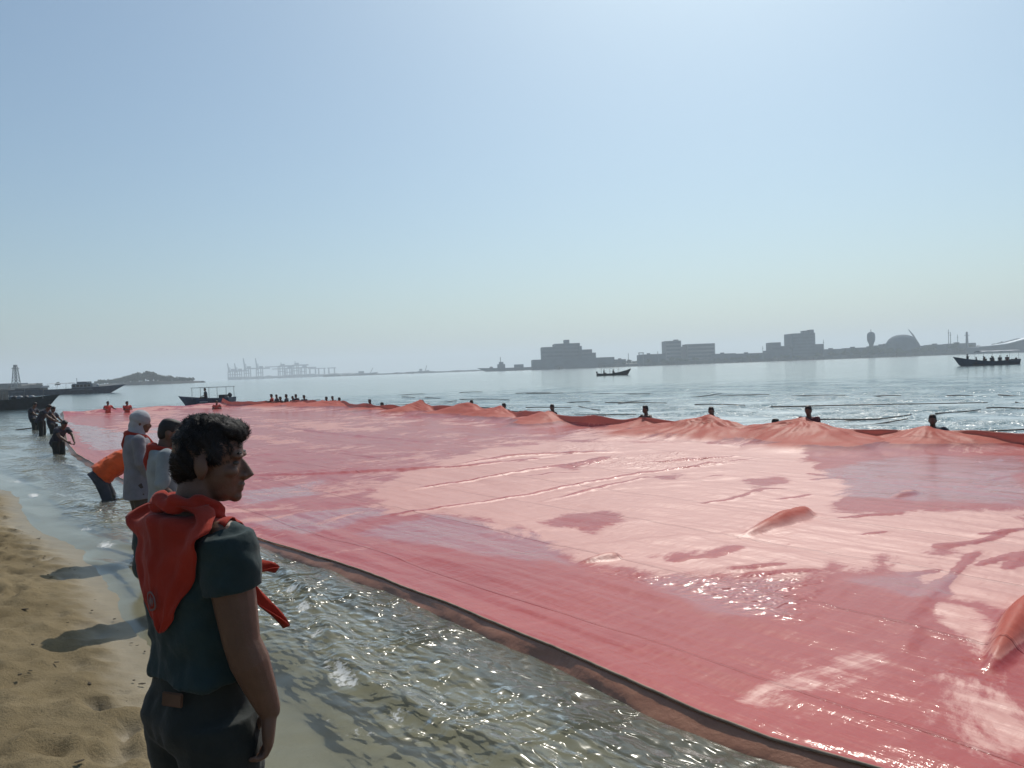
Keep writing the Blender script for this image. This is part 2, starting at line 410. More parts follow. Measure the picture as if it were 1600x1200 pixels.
# ------------------------------------------------------------------ the flag
FLAG = empty('giant_flag', (0, 0, 0))
tag(FLAG, 'huge red cloth flag spread wet and wrinkled over the water along the beach', 'flag')
def mat_cloth():
    t = NT('flag_cloth'); P = t.pos()
    P2 = t.mapping(P, (1, 1, 1), (0, 0, -math.atan2(U2[1], U2[0])))
    d = t.attr('dry')
    st = t.mapping(P2, (1.0, .55, 1))
    edge = t.math('ADD', t.math('MULTIPLY', t.math('SUBTRACT', t.noise(1.0, 8, .70, st, .9), .5), 1.7), t.math('MULTIPLY', t.math('SUBTRACT', t.noise(7, 5, .7, t.mapping(P2, (.35, 1, 1))), .5), .35))
    dry = t.ramp(t.math('ADD', d, edge), .40, .62)
    tone = t.noise(.55, 4, .6, st); thread = t.noise(30, 4, .65, t.mapping(P2, (.12, 1, 1)))
    thread2 = t.noise(14, 4, .65, t.mapping(P2, (1, .10, 1)))
    sep = t.n('ShaderNodeSeparateXYZ'); t.set(sep, 0, P2)
    seam = t.math('SUBTRACT', 1.0, t.ramp(t.math('ABSOLUTE', t.math('SUBTRACT', t.math('FRACT', t.math('ADD', t.math('DIVIDE', sep.outputs[1], 1.55), t.math('MULTIPLY', t.noise(.35, 2, .5, P2), .22))), .5)), .006, .014))
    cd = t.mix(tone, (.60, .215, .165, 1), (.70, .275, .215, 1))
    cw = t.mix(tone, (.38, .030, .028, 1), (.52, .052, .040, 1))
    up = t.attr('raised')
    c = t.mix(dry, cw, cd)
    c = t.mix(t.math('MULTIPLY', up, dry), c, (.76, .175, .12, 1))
    c = t.mix(t.math('MULTIPLY', t.ramp(thread, .35, .7), .16), c, (.30, .07, .07, 1))
    c = t.mix(t.math('MULTIPLY', t.ramp(thread2, .4, .75), .12), c, (.70, .30, .26, 1))
    c = t.mix(t.math('MULTIPLY', seam, .28), c, (.26, .035, .035, 1))
    tiny = t.noise(9, 1, .5, st, .4); rp = t.noise(22, 0, .5, P)
    rip = t.attr('rip')
    h = t.math('MULTIPLY', t.math('ADD', t.math('MULTIPLY', thread, .0042), t.math('MULTIPLY', thread2, .0038)), t.math('SUBTRACT', 1.0, t.math('MULTIPLY', up, .7)))
    h = t.math('ADD', h, t.math('MULTIPLY', t.math('MULTIPLY', tiny, rip), .050))
    h = t.math('ADD', h, t.math('MULTIPLY', t.math('MULTIPLY', rp, rip), .014))
    h = t.math('ADD', h, t.math('MULTIPLY', seam, .006))
    nrm = t.bump(h, 1.0)
    p = t.n('ShaderNodeBsdfPrincipled'); t.set(p, 'Base Color', c)
    up = t.attr('raised')
    t.set(p, 'Roughness', .50)
    t.set(p, 'Specular IOR Level', t.math('ADD', .18, t.math('MULTIPLY', t.math('MULTIPLY', dry, t.math('SUBTRACT', 1.0, up)), .78)))
    t.set(p, 'Sheen Weight', t.math('MULTIPLY', t.math('MULTIPLY', dry, t.math('SUBTRACT', 1.0, up)), .30)); p.inputs['Sheen Roughness'].default_value = .45
    p.inputs['Sheen Tint'].default_value = (1, .82, .76, 1)
    film = t.ramp(t.math('ADD', t.attr('film'), t.math('MULTIPLY', t.math('SUBTRACT', t.noise(.9, 6, .65, t.mapping(P2, (.6, 1.2, 1)), .6), .5), 1.5)), .35, .65)
    t.set(p, 'Coat Weight', t.math('MULTIPLY', t.math('SUBTRACT', 1.0, dry), t.math('ADD', .62, t.math('MULTIPLY', film, .38))))
    t.set(p, 'Coat Roughness', t.math('SUBTRACT', .11, t.math('MULTIPLY', film, .06)))
    t.set(p, 'Coat IOR', t.math('ADD', 1.34, t.math('MULTIPLY', film, .22)))
    t.set(p, 'Normal', nrm); t.set(p, 'Coat Normal', t.bump(h, 1.0))
    tr = t.n('ShaderNodeBsdfTranslucent'); tr.inputs[0].default_value = (.80, .17, .12, 1)
    mx = t.n('ShaderNodeMixShader'); t.set(mx, 0, t.math('ADD', .10, t.math('MULTIPLY', up, .28)))
    t.t.links.new(p.outputs[0], mx.inputs[1]); t.t.links.new(tr.outputs[0], mx.inputs[2])
    return t.done(mx.outputs[0])
us = grow(-8, 1, .12, 1.0) + grow(1, 9, .034, 1.0)[1:] + grow(9, U_END, .036, 1.008)[1:]
s0 = np.array(grow(0, 5.0, .026, 1.0) + grow(5.0, 12.4, .03, 1.012)[1:] + grow(12.4, 13.0, .02, 1.0)[1:]); s0 = s0 / s0[-1]
us = np.array(us)
UU = np.repeat(us[:, None], len(s0), 1); vn = v_near(us)[:, None]; vf = v_far(us)[:, None]
VV = vn + (vf - vn) * s0[None, :]
dn = VV - vn; de = vf - VV
Z = .022 + .014 * fbm(UU * .45, VV * .6, 3, 71)
Z += .011 * fbm(UU * .35, VV * 2.6, 3, 72) + .007 * np.abs(fbm((UU - VV * .4) * .9, (VV + UU * .35) * 2.2, 3, 79))
# taut wrinkles along the near hem
Z += .016 * np.exp(-dn / 1.1) * fbm(UU * .22 + VV * .3, dn * 4.2, 3, 73)
Z += .006 * np.exp(-dn / .6) * np.abs(fbm(UU * .3, dn * 12, 2, 74))
hemh = .034 + .025 * perlin(us * .35, us * 0 + 1.7, 75)[:, None]
Z += hemh * np.exp(-dn / .28)
# creases running from the hem out
Z += .010 * sstep(.15, .75, fbm((UU + VV * .55) * 1.5, (VV - UU * .3) * .22, 2, 76)) * sstep(.5, 3, dn)
crease_wet_shade = np.zeros_like(Z)  # wet creases, with the shade of the ridge faces put into the colour
def ridge(px, h, wd, asym=0.0):
    global Z
    pl = [uvat(x, y, .03) for x, y in px]
    global crease_wet_shade
    wd = max(.045, wd * .5); h = h * .38
    d, s = seg_dist(UU, VV, pl)
    prof = np.sin(np.pi * np.clip(s * .92 + .04, 0, 1)) ** .5
    wv = wd * (1 + .3 * perlin(s * 9, s * 0, 5))
    crease_wet_shade = np.maximum(crease_wet_shade, prof * np.exp(-(d / (wv * 1.3)) ** 2))
    Z = Z + h * prof * np.exp(-(d / wv) ** 2) - h * .25 * prof * np.exp(-((d - wd * 2.6) / wd) ** 2)
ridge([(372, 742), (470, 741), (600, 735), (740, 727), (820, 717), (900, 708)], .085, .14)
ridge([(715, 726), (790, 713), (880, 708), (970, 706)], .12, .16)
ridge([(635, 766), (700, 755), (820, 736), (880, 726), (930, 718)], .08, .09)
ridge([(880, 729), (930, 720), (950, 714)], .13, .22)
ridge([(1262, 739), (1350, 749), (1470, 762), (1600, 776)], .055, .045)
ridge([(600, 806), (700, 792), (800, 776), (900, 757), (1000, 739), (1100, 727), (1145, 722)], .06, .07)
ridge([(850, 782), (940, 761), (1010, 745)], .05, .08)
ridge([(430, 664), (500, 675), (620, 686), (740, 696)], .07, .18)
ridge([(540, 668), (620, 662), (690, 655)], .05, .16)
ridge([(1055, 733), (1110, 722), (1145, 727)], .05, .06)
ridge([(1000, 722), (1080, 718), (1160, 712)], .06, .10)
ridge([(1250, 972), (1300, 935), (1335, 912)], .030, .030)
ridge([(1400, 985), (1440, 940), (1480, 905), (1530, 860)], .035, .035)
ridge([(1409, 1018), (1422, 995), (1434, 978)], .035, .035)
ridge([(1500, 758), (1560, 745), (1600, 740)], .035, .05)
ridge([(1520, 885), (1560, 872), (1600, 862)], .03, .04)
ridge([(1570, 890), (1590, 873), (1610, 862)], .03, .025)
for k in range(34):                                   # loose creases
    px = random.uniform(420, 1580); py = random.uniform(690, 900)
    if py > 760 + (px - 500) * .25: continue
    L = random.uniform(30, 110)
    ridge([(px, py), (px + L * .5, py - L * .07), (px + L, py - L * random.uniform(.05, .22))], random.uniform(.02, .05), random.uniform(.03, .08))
airdry = np.zeros_like(Z)
def bubble(a, b, wd, h):
    global Z, airdry
    p0 = uvat(*a); p1 = uvat(*b)
    d, s = seg_dist(UU, VV, [p0, p1])
    sc_ = np.clip(s, 0, 1); c = wd * 1.25 * sc_ ** .75 * (1 - .55 * sc_ ** 5) + .02
    k = np.clip(1 - (d / c) ** 2, 0, 1)
    hh = h * k ** 1.15 * (sc_ ** .6) * (1 - .35 * sc_ ** 4)
    hh *= 1 + .07 * fbm(UU * 4, VV * 4, 3, 88)
    Z = Z + h * .035 * np.exp(-(d / (wd * 1.6)) ** 2) * np.sin(np.arctan2(VV - p0[1], UU - p0[0]) * 26) * sstep(0, .1, d)
    Z = Z + hh; airdry = np.maximum(airdry, sstep(.02, .1, hh) * 1.2)
bubble((1163, 842), (1256, 806), .20, .15)
bubble((1543, 1056), (1622, 950), .15, .20)
bubble((906, 884), (962, 876), .09, .07)
bubble((1390, 782), (1426, 773), .16, .07)
# tents under the hands of the people along the far edge
edge_h = np.zeros_like(us)
tent = np.zeros_like(Z)
for i, ((hu, hv), h) in enumerate(zip(hold_uv, hold_h)):
    hv2 = float(v_far(hu))
    du = UU - hu; dv = VV - hv2
    r = np.hypot(du * (.62 + .3 * (i * 37 % 10) / 10), dv) * (1 + .22 * fbm(UU * .7, VV * .7, 2, 130 + i))
    th = np.arctan2(dv, du)
    rad = (2.2 if i in (1, 2) else 1.5) * (1 + .22 * np.sin(3 * th + i * 1.7)) * (1 + hu / 60)
    k = np.clip(1 - r / rad, 0, 1)
    folds = np.sin(th * (17 + i % 4 * 3) + 3 * perlin(r * 2, th * 3, 90 + i)) * np.clip(r / .5, 0, 1) * np.clip(1 - r / rad, 0, 1)
    t_ = h * (k ** (1.25 + .12 * (i % 4))) * (1 + .12 * fbm(UU * 1.3, VV * 1.3, 2, 150 + i)) + (.010 + .006 * (i % 3)) * folds * h / .45
    tent = np.maximum(tent, t_)
    edge_h = np.maximum(edge_h, h * np.exp(-np.abs(us - hu) / 1.6))
base_h = .33 + .12 * perlin(us * .6, us * 0 + .5, 95)
edge_h = np.maximum(edge_h * .9, base_h)
fade = sstep(-2, 2, us)
band = (edge_h * fade)[:, None] * np.clip(1 - de / (.16 + .05 * perlin(UU * .9, UU * 0 + 9, 96)), 0, 1) ** .9
band *= 1 + .35 * fbm(UU * .5, de * 9, 2, 97) * sstep(0, .2, de)
Z += np.maximum(tent, band)
# the far end of the flag, held up too
dend = U_END - UU
Z += .28 * np.clip(1 - dend / 1.2, 0, 1) * (.6 + .6 * np.abs(perlin(VV * .3, VV * 0, 98)))
# where the cloth has dried / where a film of water lies
def reg(px): return [uvat(x, y, .03) for x, y in px]
dryf = np.full(Z.shape, -.6)
pale = reg([(560, 775), (640, 735), (720, 712), (860, 690), (1010, 690), (1240, 700), (1275, 735), (1330, 760), (1290, 790), (1300, 800), (1440, 800), (1600, 800),
            (1640, 930), (1590, 955), (1500, 935), (1440, 915), (1380, 880), (1340, 890), (1300, 870), (1270, 880), (1240, 905), (1200, 895), (1100, 892), (1040, 900),
            (960, 885), (900, 868), (850, 850), (800, 825), (700, 800), (620, 805)])
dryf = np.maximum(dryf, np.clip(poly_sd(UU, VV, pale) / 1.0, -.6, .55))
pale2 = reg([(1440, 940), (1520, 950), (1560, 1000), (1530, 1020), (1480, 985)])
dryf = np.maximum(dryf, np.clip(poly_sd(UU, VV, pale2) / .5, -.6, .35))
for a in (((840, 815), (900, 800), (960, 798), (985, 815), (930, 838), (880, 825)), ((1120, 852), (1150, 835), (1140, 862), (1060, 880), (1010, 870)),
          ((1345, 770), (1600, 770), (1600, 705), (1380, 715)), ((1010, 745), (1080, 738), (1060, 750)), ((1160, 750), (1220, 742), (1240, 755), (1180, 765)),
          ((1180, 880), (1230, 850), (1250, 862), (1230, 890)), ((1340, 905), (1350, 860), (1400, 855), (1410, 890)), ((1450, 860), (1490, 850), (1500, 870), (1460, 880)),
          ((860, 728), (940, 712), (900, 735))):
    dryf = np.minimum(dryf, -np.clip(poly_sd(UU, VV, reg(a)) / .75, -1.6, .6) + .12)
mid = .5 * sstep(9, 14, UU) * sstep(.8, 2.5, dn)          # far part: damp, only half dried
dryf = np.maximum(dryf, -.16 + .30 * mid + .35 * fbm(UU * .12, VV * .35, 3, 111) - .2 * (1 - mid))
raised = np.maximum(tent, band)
dryf = dryf - 1.0 * crease_wet_shade  # dark red along the ridges: damp plus painted shade of their near sides
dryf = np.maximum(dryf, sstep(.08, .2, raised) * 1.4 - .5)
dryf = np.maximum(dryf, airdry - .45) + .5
rip = np.zeros_like(Z)
for a, g in (((950, 895), (1040, 900), (1180, 890), (1270, 890), (1260, 930), (1230, 965), (1150, 945), (1060, 915)), 1.0), (((900, 728), (960, 712), (1060, 705), (1170, 720), (1060, 732)), 1.0), \
            (((880, 690), (960, 690), (960, 705), (860, 705)), .7):
    rip = np.maximum(rip, g * np.clip(poly_sd(UU, VV, reg(a)) / .35 + .6, 0, 1))
rip = np.maximum(rip, .12)
film = np.full(Z.shape, -.1) + .25 * fbm(UU * .2, VV * .5, 3, 161)
for a in (((1290, 775), (1600, 790), (1600, 712), (1400, 712), (1280, 735)), ((370, 768), (500, 750), (490, 772), (380, 790)), ((390, 812), (560, 792), (620, 800), (470, 835)), ((560, 830), (700, 800), (840, 835), (900, 880), (760, 870)),
          ((1330, 905), (1480, 890), (1560, 930), (1420, 935)), ((100, 660), (190, 672), (330, 660), (300, 690), (150, 705)), ((860, 695), (1000, 690), (1000, 705), (870, 708)), ((1000, 905), (1250, 900), (1240, 960), (1100, 950))):
    film = np.maximum(film, np.clip(poly_sd(UU, VV, reg(a)) / .8 + .5, -.1, 1))
SX, SY = uv2xy(UU, VV)
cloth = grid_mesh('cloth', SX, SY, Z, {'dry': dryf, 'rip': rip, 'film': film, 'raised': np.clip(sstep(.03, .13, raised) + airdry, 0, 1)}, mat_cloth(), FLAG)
# wet hem sleeve down into the water; its brown paints in shadow and reflection
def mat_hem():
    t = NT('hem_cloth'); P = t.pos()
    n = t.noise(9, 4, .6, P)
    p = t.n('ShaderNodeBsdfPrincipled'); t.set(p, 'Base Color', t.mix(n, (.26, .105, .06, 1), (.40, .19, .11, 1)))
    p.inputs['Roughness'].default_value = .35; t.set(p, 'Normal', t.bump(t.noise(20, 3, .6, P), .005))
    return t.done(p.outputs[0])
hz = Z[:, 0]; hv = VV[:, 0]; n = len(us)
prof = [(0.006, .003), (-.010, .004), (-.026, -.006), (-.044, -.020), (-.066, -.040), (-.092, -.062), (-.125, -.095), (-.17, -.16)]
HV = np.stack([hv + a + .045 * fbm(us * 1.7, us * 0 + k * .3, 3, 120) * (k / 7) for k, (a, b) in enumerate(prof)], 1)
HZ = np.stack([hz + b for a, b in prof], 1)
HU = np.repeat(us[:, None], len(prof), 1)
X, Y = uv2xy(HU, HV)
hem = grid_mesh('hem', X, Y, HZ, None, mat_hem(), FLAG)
hem['label'] = 'sodden hem sleeve along the flag edge by the beach, shadow and reflection in its brown'

M['cord'] = plain('cord', (.30, .22, .16), .7, .3, 8)
bm = bmesh.new(); k_ = slice(0, len(us), 2)
xs, ys = uv2xy(us[k_], hv[k_] - .012)
tube(bm, [Vector((a, b, c + .012)) for a, b, c in zip(xs, ys, hz[k_])], .0085, 6); obj('edge_cord', bm, M['cord'], FLAG, True)

# ------------------------------------------------------------------ people
def remesh(bm, voxel, smooth=4):
    me = bpy.data.meshes.new('tmp'); bm.normal_update()
    bmesh.ops.recalc_face_normals(bm, faces=bm.faces); bm.to_mesh(me); bm.free()
    o = bpy.data.objects.new('tmp', me); COL.objects.link(o)
    r = o.modifiers.new('r', 'REMESH'); r.mode = 'VOXEL'; r.voxel_size = voxel; r.use_smooth_shade = True
    if smooth:
        s = o.modifiers.new('s', 'SMOOTH'); s.factor = .5; s.iterations = smooth
    dg = bpy.context.evaluated_depsgraph_get()
    out = bpy.data.meshes.new_from_object(o.evaluated_get(dg))
    bpy.data.objects.remove(o); bpy.data.meshes.remove(me)
    out.polygons.foreach_set('use_smooth', [True] * len(out.polygons))
    return out
def wrinkle(me, amp, fn):
    me.update()
    n = len(me.vertices); co = np.empty(n * 3, np.float32); me.vertices.foreach_get('co', co); co = co.reshape(-1, 3)
    no = np.empty(n * 3, np.float32); me.vertex_normals.foreach_get('vector', no); no = no.reshape(-1, 3)
    co = co + no * (amp * fn(co[:, 0].astype(float), co[:, 1].astype(float), co[:, 2].astype(float)))[:, None]
    me.vertices.foreach_set('co', co.astype(np.float32).ravel()); me.update()
def folds_shirt(x, y, z):
    return .45 * (1 - np.abs(fbm((z * 1.0 + .8 * y - .5 * x) * 9, (x + y) * 3, 2, 207)) * 3) * .6 + fbm(z * 5 + 2.0 * y + 1.2 * x, (np.arctan2(y, x)) * 1.3 + z, 3, 201) + .6 * fbm((z + .5 * x) * 13, (y - x) * 4, 2, 203)
def folds_legs(x, y, z):
    return fbm(z * 7 + x * 3, y * 5 + x * 4, 3, 205)

ST = dict(pel=(0, 0, .90), waist=(0, 0, 1.05), chest=(0, 0, 1.27), sho=(-.01, 0, 1.40), neck=(0, 0, 1.44),
          head=(.03, 0, 1.575), hyaw=0.0, hpitch=0.0,
          shR=(-.01, -.185, 1.385), elR=(-.02, -.235, 1.10), wrR=(.06, -.23, .86),
          shL=(-.01, .185, 1.385), elL=(-.02, .235, 1.10), wrL=(.06, .23, .86),
          hipR=(0, -.09, .88), knR=(.02, -.10, .47), anR=(-.02, -.11, .08),
          hipL=(0, .09, .88), knL=(.02, .10, .47), anL=(-.02, .11, .08))
def J(**kw):
    d = dict(ST); d.update(kw); return {k: (Vector(v) if isinstance(v, tuple) else v) for k, v in d.items()}

def torso_rings(j, infl, z0=0.0, z1=1.0, n=24, build=1.0):
    path = [j['pel'], j['waist'], j['chest'], j['sho'], j['neck']]
    spec = [(0, .165, .122), (.45, .163, .118), (1.0, .150, .106), (1.5, .160, .112), (2.0, .172, .116), (2.6, .178, .104), (3.0, .150, .082), (3.35, .098, .070), (3.7, .066, .062)]
    rings = []
    for s, hw, hd in spec:
        if s < z0 or s > z1 * 4: continue
        k = min(int(s), 3); f = s - k
        c = path[k].lerp(path[k + 1], f)
        a = path[max(k - 1, 0)] if f < .3 else path[k]; b = path[min(k + 1, 4)] if f < .7 else path[min(k + 2, 4)]
        tg = (b - a).normalized(); lat = Vector((0, 1, 0)); dp = lat.cross(tg).normalized()
        hw = hw * build + infl; hd = hd * build + infl
        ring = []
        for q in range(n):
            th = 2 * math.pi * q / n; cx, sy = math.cos(th), math.sin(th)
            e = .85
            ring.append(c + dp * (math.copysign(abs(cx) ** e, cx) * hd) + lat * (math.copysign(abs(sy) ** e, sy) * hw))
        rings.append(ring)
    return rings
def head_parts(bm, j, face=True, sub=3):
    rot = Matrix.Rotation(j['hyaw'], 3, 'Z') @ Matrix.Rotation(j['hpitch'], 3, 'Y')
    H = j['head']
    P = lambda x, y, z: H + rot @ Vector((x, y, z))
    ellipsoid(bm, P(-.012, 0, .032), (.096, .076, .084), rot, sub)
    ellipsoid(bm, P(.026, 0, -.030), (.062, .060, .080), rot, sub)
    ellipsoid(bm, P(.034, 0, -.074), (.050, .048, .040), rot, sub)
    if face:
        ellipsoid(bm, P(.073, 0, -.096), (.019, .022, .018), rot, 2)
        tube(bm, [P(.082, 0, .006), P(.096, 0, -.014), P(.108, 0, -.032), P(.096, 0, -.040)], [.008, .010, .013, .010], 8)
        for s in (-1, 1):
            ellipsoid(bm, P(.094, s * .014, -.036), (.011, .009, .008), rot, 2)
            ellipsoid(bm, P(.075, s * .028, .022), (.016, .026, .010), rot, 2)
            ellipsoid(bm, P(.058, s * .042, -.022), (.026, .018, .018), rot, 2)
        ellipsoid(bm, P(.086, 0, -.061), (.012, .022, .007), rot, 2)
        ellipsoid(bm, P(.083, 0, -.074), (.012, .020, .008), rot, 2)
    for s in (-1, 1):
        tilt = rot @ Matrix.Rotation(s * R(18), 3, 'Z') @ Matrix.Rotation(R(-12), 3, 'Y')
        ellipsoid(bm, P(-.012, s * .077, -.010), (.022, .010, .032), tilt, 2)
        ellipsoid(bm, P(-.010, s * .072, -.036), (.012, .008, .012), tilt, 2)
    tube(bm, [P(-.022, 0, -.045), H.lerp(j['neck'], .6) + Vector((-.012, 0, 0)), j['neck'] - Vector((.008, 0, .05))], [.054, .053, .062], 14)
def hand(bm, W, d, palm, thumb, curl=.5, det=True, sc=1.0):
    d = Vector(d).normalized(); palm = Vector(palm); palm = (palm - d * palm.dot(d)).normalized()
    th = Vector(thumb); th = (th - d * th.dot(d) - palm * th.dot(palm)).normalized()
    Pt = lambda x, y, z: W + (d * x + th * y + palm * z) * sc
    rings = []
    for x, hw, ht in ((-.02, .026, .020), (.0, .027, .020), (.03, .036, .020), (.06, .042, .018), (.088, .041, .015), (.098, .036, .010)):
        rings.append([Pt(x, math.cos(q * math.pi / 8) * hw, math.sin(q * math.pi / 8) * ht) for q in range(16)])
    loft(bm, rings)
    if not det:
        tube(bm, [Pt(.09, 0, 0), Pt(.13, 0, .02), Pt(.15, 0, .05)], [.026, .024, .018], 8)
    else:
        for y, L, c in ((.031, .070, curl * .85), (.0105, .078, curl), (-.0105, .073, curl * 1.1), (-.031, .057, curl * 1.2)):
            p = Vector((.084, y, -.002)); a = c * .5; pts = [p.copy()]
            for seg in (.46, .30, .24):
                p = p + Vector((math.cos(a), y * .5 * (.2), math.sin(a))) * L * seg; pts.append(p.copy()); a += c
            tube(bm, [Pt(*q) for q in pts], [.0098, .0090, .0082, .0070], 8)
    a = Vector((.022, .026, .006)); pts = [a, a + Vector((.026, .022, .012)), a + Vector((.052, .030, .024)), a + Vector((.074, .028, .034))]
    tube(bm, [Pt(*q) for q in pts], [.014, .0125, .0105, .0085], 8)
def limb_pts(a, b, c): return [a, a.lerp(b, .5), b, b.lerp(c, .35), c]
def arm(bm, j, s, infl=0.0, upto=1.0, det=True, handspec=None):
    aw = j.get('aw', 1.0)
    a, b, c = j['sh' + s], j['el' + s], j['wr' + s]
    tube(bm, [a.lerp(b, -.04), a.lerp(b, .3), a.lerp(b, .65), b, b.lerp(c, .28), b.lerp(c, .65), c],
         [x * aw for x in (.044, .052, .048, .042, .045, .037, .027)], 14)
    hs = handspec or {}
    dirv = hs.get('d', (c - b)); 
    hand(bm, c, dirv, hs.get('palm', (0, -1 if s == 'L' else 1, 0)), hs.get('thumb', (1, 0, 0)), hs.get('curl', .45), det)
def leg(bm, j, s, infl=0.0, foot=True):
    a, b, c = j['hip' + s], j['kn' + s], j['an' + s]
    tube(bm, [a, a.lerp(b, .35), a.lerp(b, .75), b, b.lerp(c, .3), b.lerp(c, .7), c],
         [x + infl for x in (.088, .083, .066, .056, .056, .045, .038)], 14)
    if foot:
        tube(bm, [c + Vector((-.05, 0, -.045)), c + Vector((.06, 0, -.05)), c + Vector((.15, 0, -.06))], [.035, .037, .026], 10)
def skin_mesh(j, voxel, det=True, hs={}, face=True, legs=True):
    bm = bmesh.new()
    loft(bm, torso_rings(j, -.030, n=18, build=j.get('build', 1.0))); head_parts(bm, j, face, 3 if det else 2)
    for s in 'RL': arm(bm, j, s, 0, 1, det, hs.get(s))
    if legs:
        for s in 'RL': leg(bm, j, s, -.012)
    return remesh(bm, voxel, 3 if det else 1)
def shirt_mesh(j, voxel, sleeve=.55, infl=.012, hem=.15, det=True, flare=.012, build=1.0, s0=0.0, aw=1.0):
    bm = bmesh.new()
    rg = torso_rings(j, infl, s0, .86, 28, build)
    up = (j['waist'] - j['pel']).normalized()
    c0 = sum((Vector(p) for p in rg[0]), Vector()) / len(rg[0])
    drop = [p - up * hem + (p - c0).normalized() * flare for p in rg[0]]
    loft(bm, [drop] + rg)
    for s in 'RL':
        a, b, c = j['sh' + s], j['el' + s], j['wr' + s]
        if sleeve <= 1: e = a.lerp(b, sleeve); pts = [a.lerp(b, -.06), a.lerp(b, sleeve * .5), e]; rd = [.068 * aw, .072 * aw, .074 * aw]
        else: e = b.lerp(c, sleeve - 1); pts = [a.lerp(b, -.06), a.lerp(b, .5), b, e]; rd = [.068, .066, .058, .05]
        tube(bm, pts, rd, 18, ends=False)
        ellipsoid(bm, a + Vector((0, 0, -.006)), (.066, .062, .060), None, 2)
    me = remesh(bm, voxel, 4 if det else 1)
    return me
def trousers_mesh(j, voxel, short=False, infl=.02, det=True):
    bm = bmesh.new()
    loft(bm, torso_rings(j, .008, .0, .38 if det else .26, 24, j.get('build', 1.0)))
    rg = []
    for s in 'RL':
        a, b, c = j['hip' + s], j['kn' + s], j['an' + s]
        end = b.lerp(c, .05) if short else b.lerp(c, .93)
        q = [a + Vector((0, 0, .03)), a.lerp(b, .3), a.lerp(b, .7), b] + ([] if short else [b.lerp(c, .5)]) + [end]
        tube(bm, q, [.096 + infl, .094 + infl, .078 + infl, .072 + infl] + ([] if short else [.062 + infl]) + [.060 + infl], 16, ends=False)
    p = j['pel']
    bx_ = .098 if det else .082; bz = -.005 if det else -.045
    for yy in ((-.055, 0, .055) if det else (-.065, .065)): ellipsoid(bm, p + Vector((-.040, yy, bz)), (bx_ * .97, .095, .115), None, 2)
    ellipsoid(bm, p + Vector((0, 0, -.05)), (.11, .15, .09), None, 2)
    return remesh(bm, voxel, 4 if det else 1)
def hair_mesh(j, voxel, vol=1.0, det=True):
    bm = bmesh.new()
    rot = Matrix.Rotation(j['hyaw'], 3, 'Z') @ Matrix.Rotation(j['hpitch'], 3, 'Y'); H = j['head']
    P = lambda x, y, z: H + rot @ Vector((x, y, z))
    ellipsoid(bm, P(-.014, 0, .044), (.089, .079 * vol, .080), rot, 3)
    ellipsoid(bm, P(-.048, 0, .002), (.055, .074, .080), rot, 3)
    ellipsoid(bm, P(.040, 0, .086), (.050, .058, .034), rot, 3)
    ellipsoid(bm, P(-.01, 0, .098), (.072, .062, .032), rot, 3)
    if det:
        ellipsoid(bm, P(.066, 0, .080), (.026, .048, .022), rot, 2)
        for s in (-1, 1): ellipsoid(bm, P(.018, s * .070, .030), (.020, .012, .034), rot, 2)
    me = remesh(bm, voxel, 2 if det else 1)
    if det: wrinkle(me, .006, lambda x, y, z: fbm(x * 55 + z * 30, y * 55 - z * 22, 3, 301))
    return me
def water_person(loc, rz, label, cat='person', group=None):
    e = empty('person', loc, rz); tag(e, label, cat, group); return e

# ---- the man in the foreground
MAN_XY = Vector((-.935, 2.25)); FACE = R(50)
mu, mv = xy2uv(MAN_XY.x, MAN_XY.y)
MAN_Z = float(ground_z(mu, mv)) + .0
man = empty('person', (MAN_XY.x, MAN_XY.y, MAN_Z), FACE)
tag(man, 'man in a dark green shirt with an orange red neckerchief watching from the sand', 'person')
mj = J(pel=(-.01, 0, .885), waist=(.0, 0, 1.04), chest=(.0, 0, 1.27), sho=(-.015, 0, 1.40), neck=(-.005, 0, 1.445), head=(.040, -.025, 1.575), hyaw=R(-40), hpitch=R(7),
       shR=(-.01, -.168, 1.372), elR=(.005, -.205, 1.105), wrR=(.065, -.226, .905), elL=(.02, .24, 1.09), wrL=(.09, .22, .86),
       hipR=(-.01, -.085, .86), hipL=(-.01, .085, .86), aw=1.15, build=.90)
K = (1.95 - .084 - MAN_Z) / 1.722                     # stature from the photograph
man.scale = (K, K, K)
hsR = dict(d=(-.05, .06, -1), palm=(-.85, .5, 0), thumb=(.5, .85, 0), curl=.62)
mbody = link('body', skin_mesh(mj, .0042, True, {'R': hsR}), M['skin'], man)
me = shirt_mesh(mj, .0065, .50, .020, .055, flare=.010, s0=.95, aw=1.08, build=.90); wrinkle(me, .0095, folds_shirt)
shirt = link('shirt', me, M['green_shirt'], man)
me = trousers_mesh(mj, .009, False, .018); wrinkle(me, .009, folds_legs)
trs = link('trousers', me, M['dark_trousers'], man)
hairo = link('hair', hair_mesh(mj, .005), M['hair'], man)
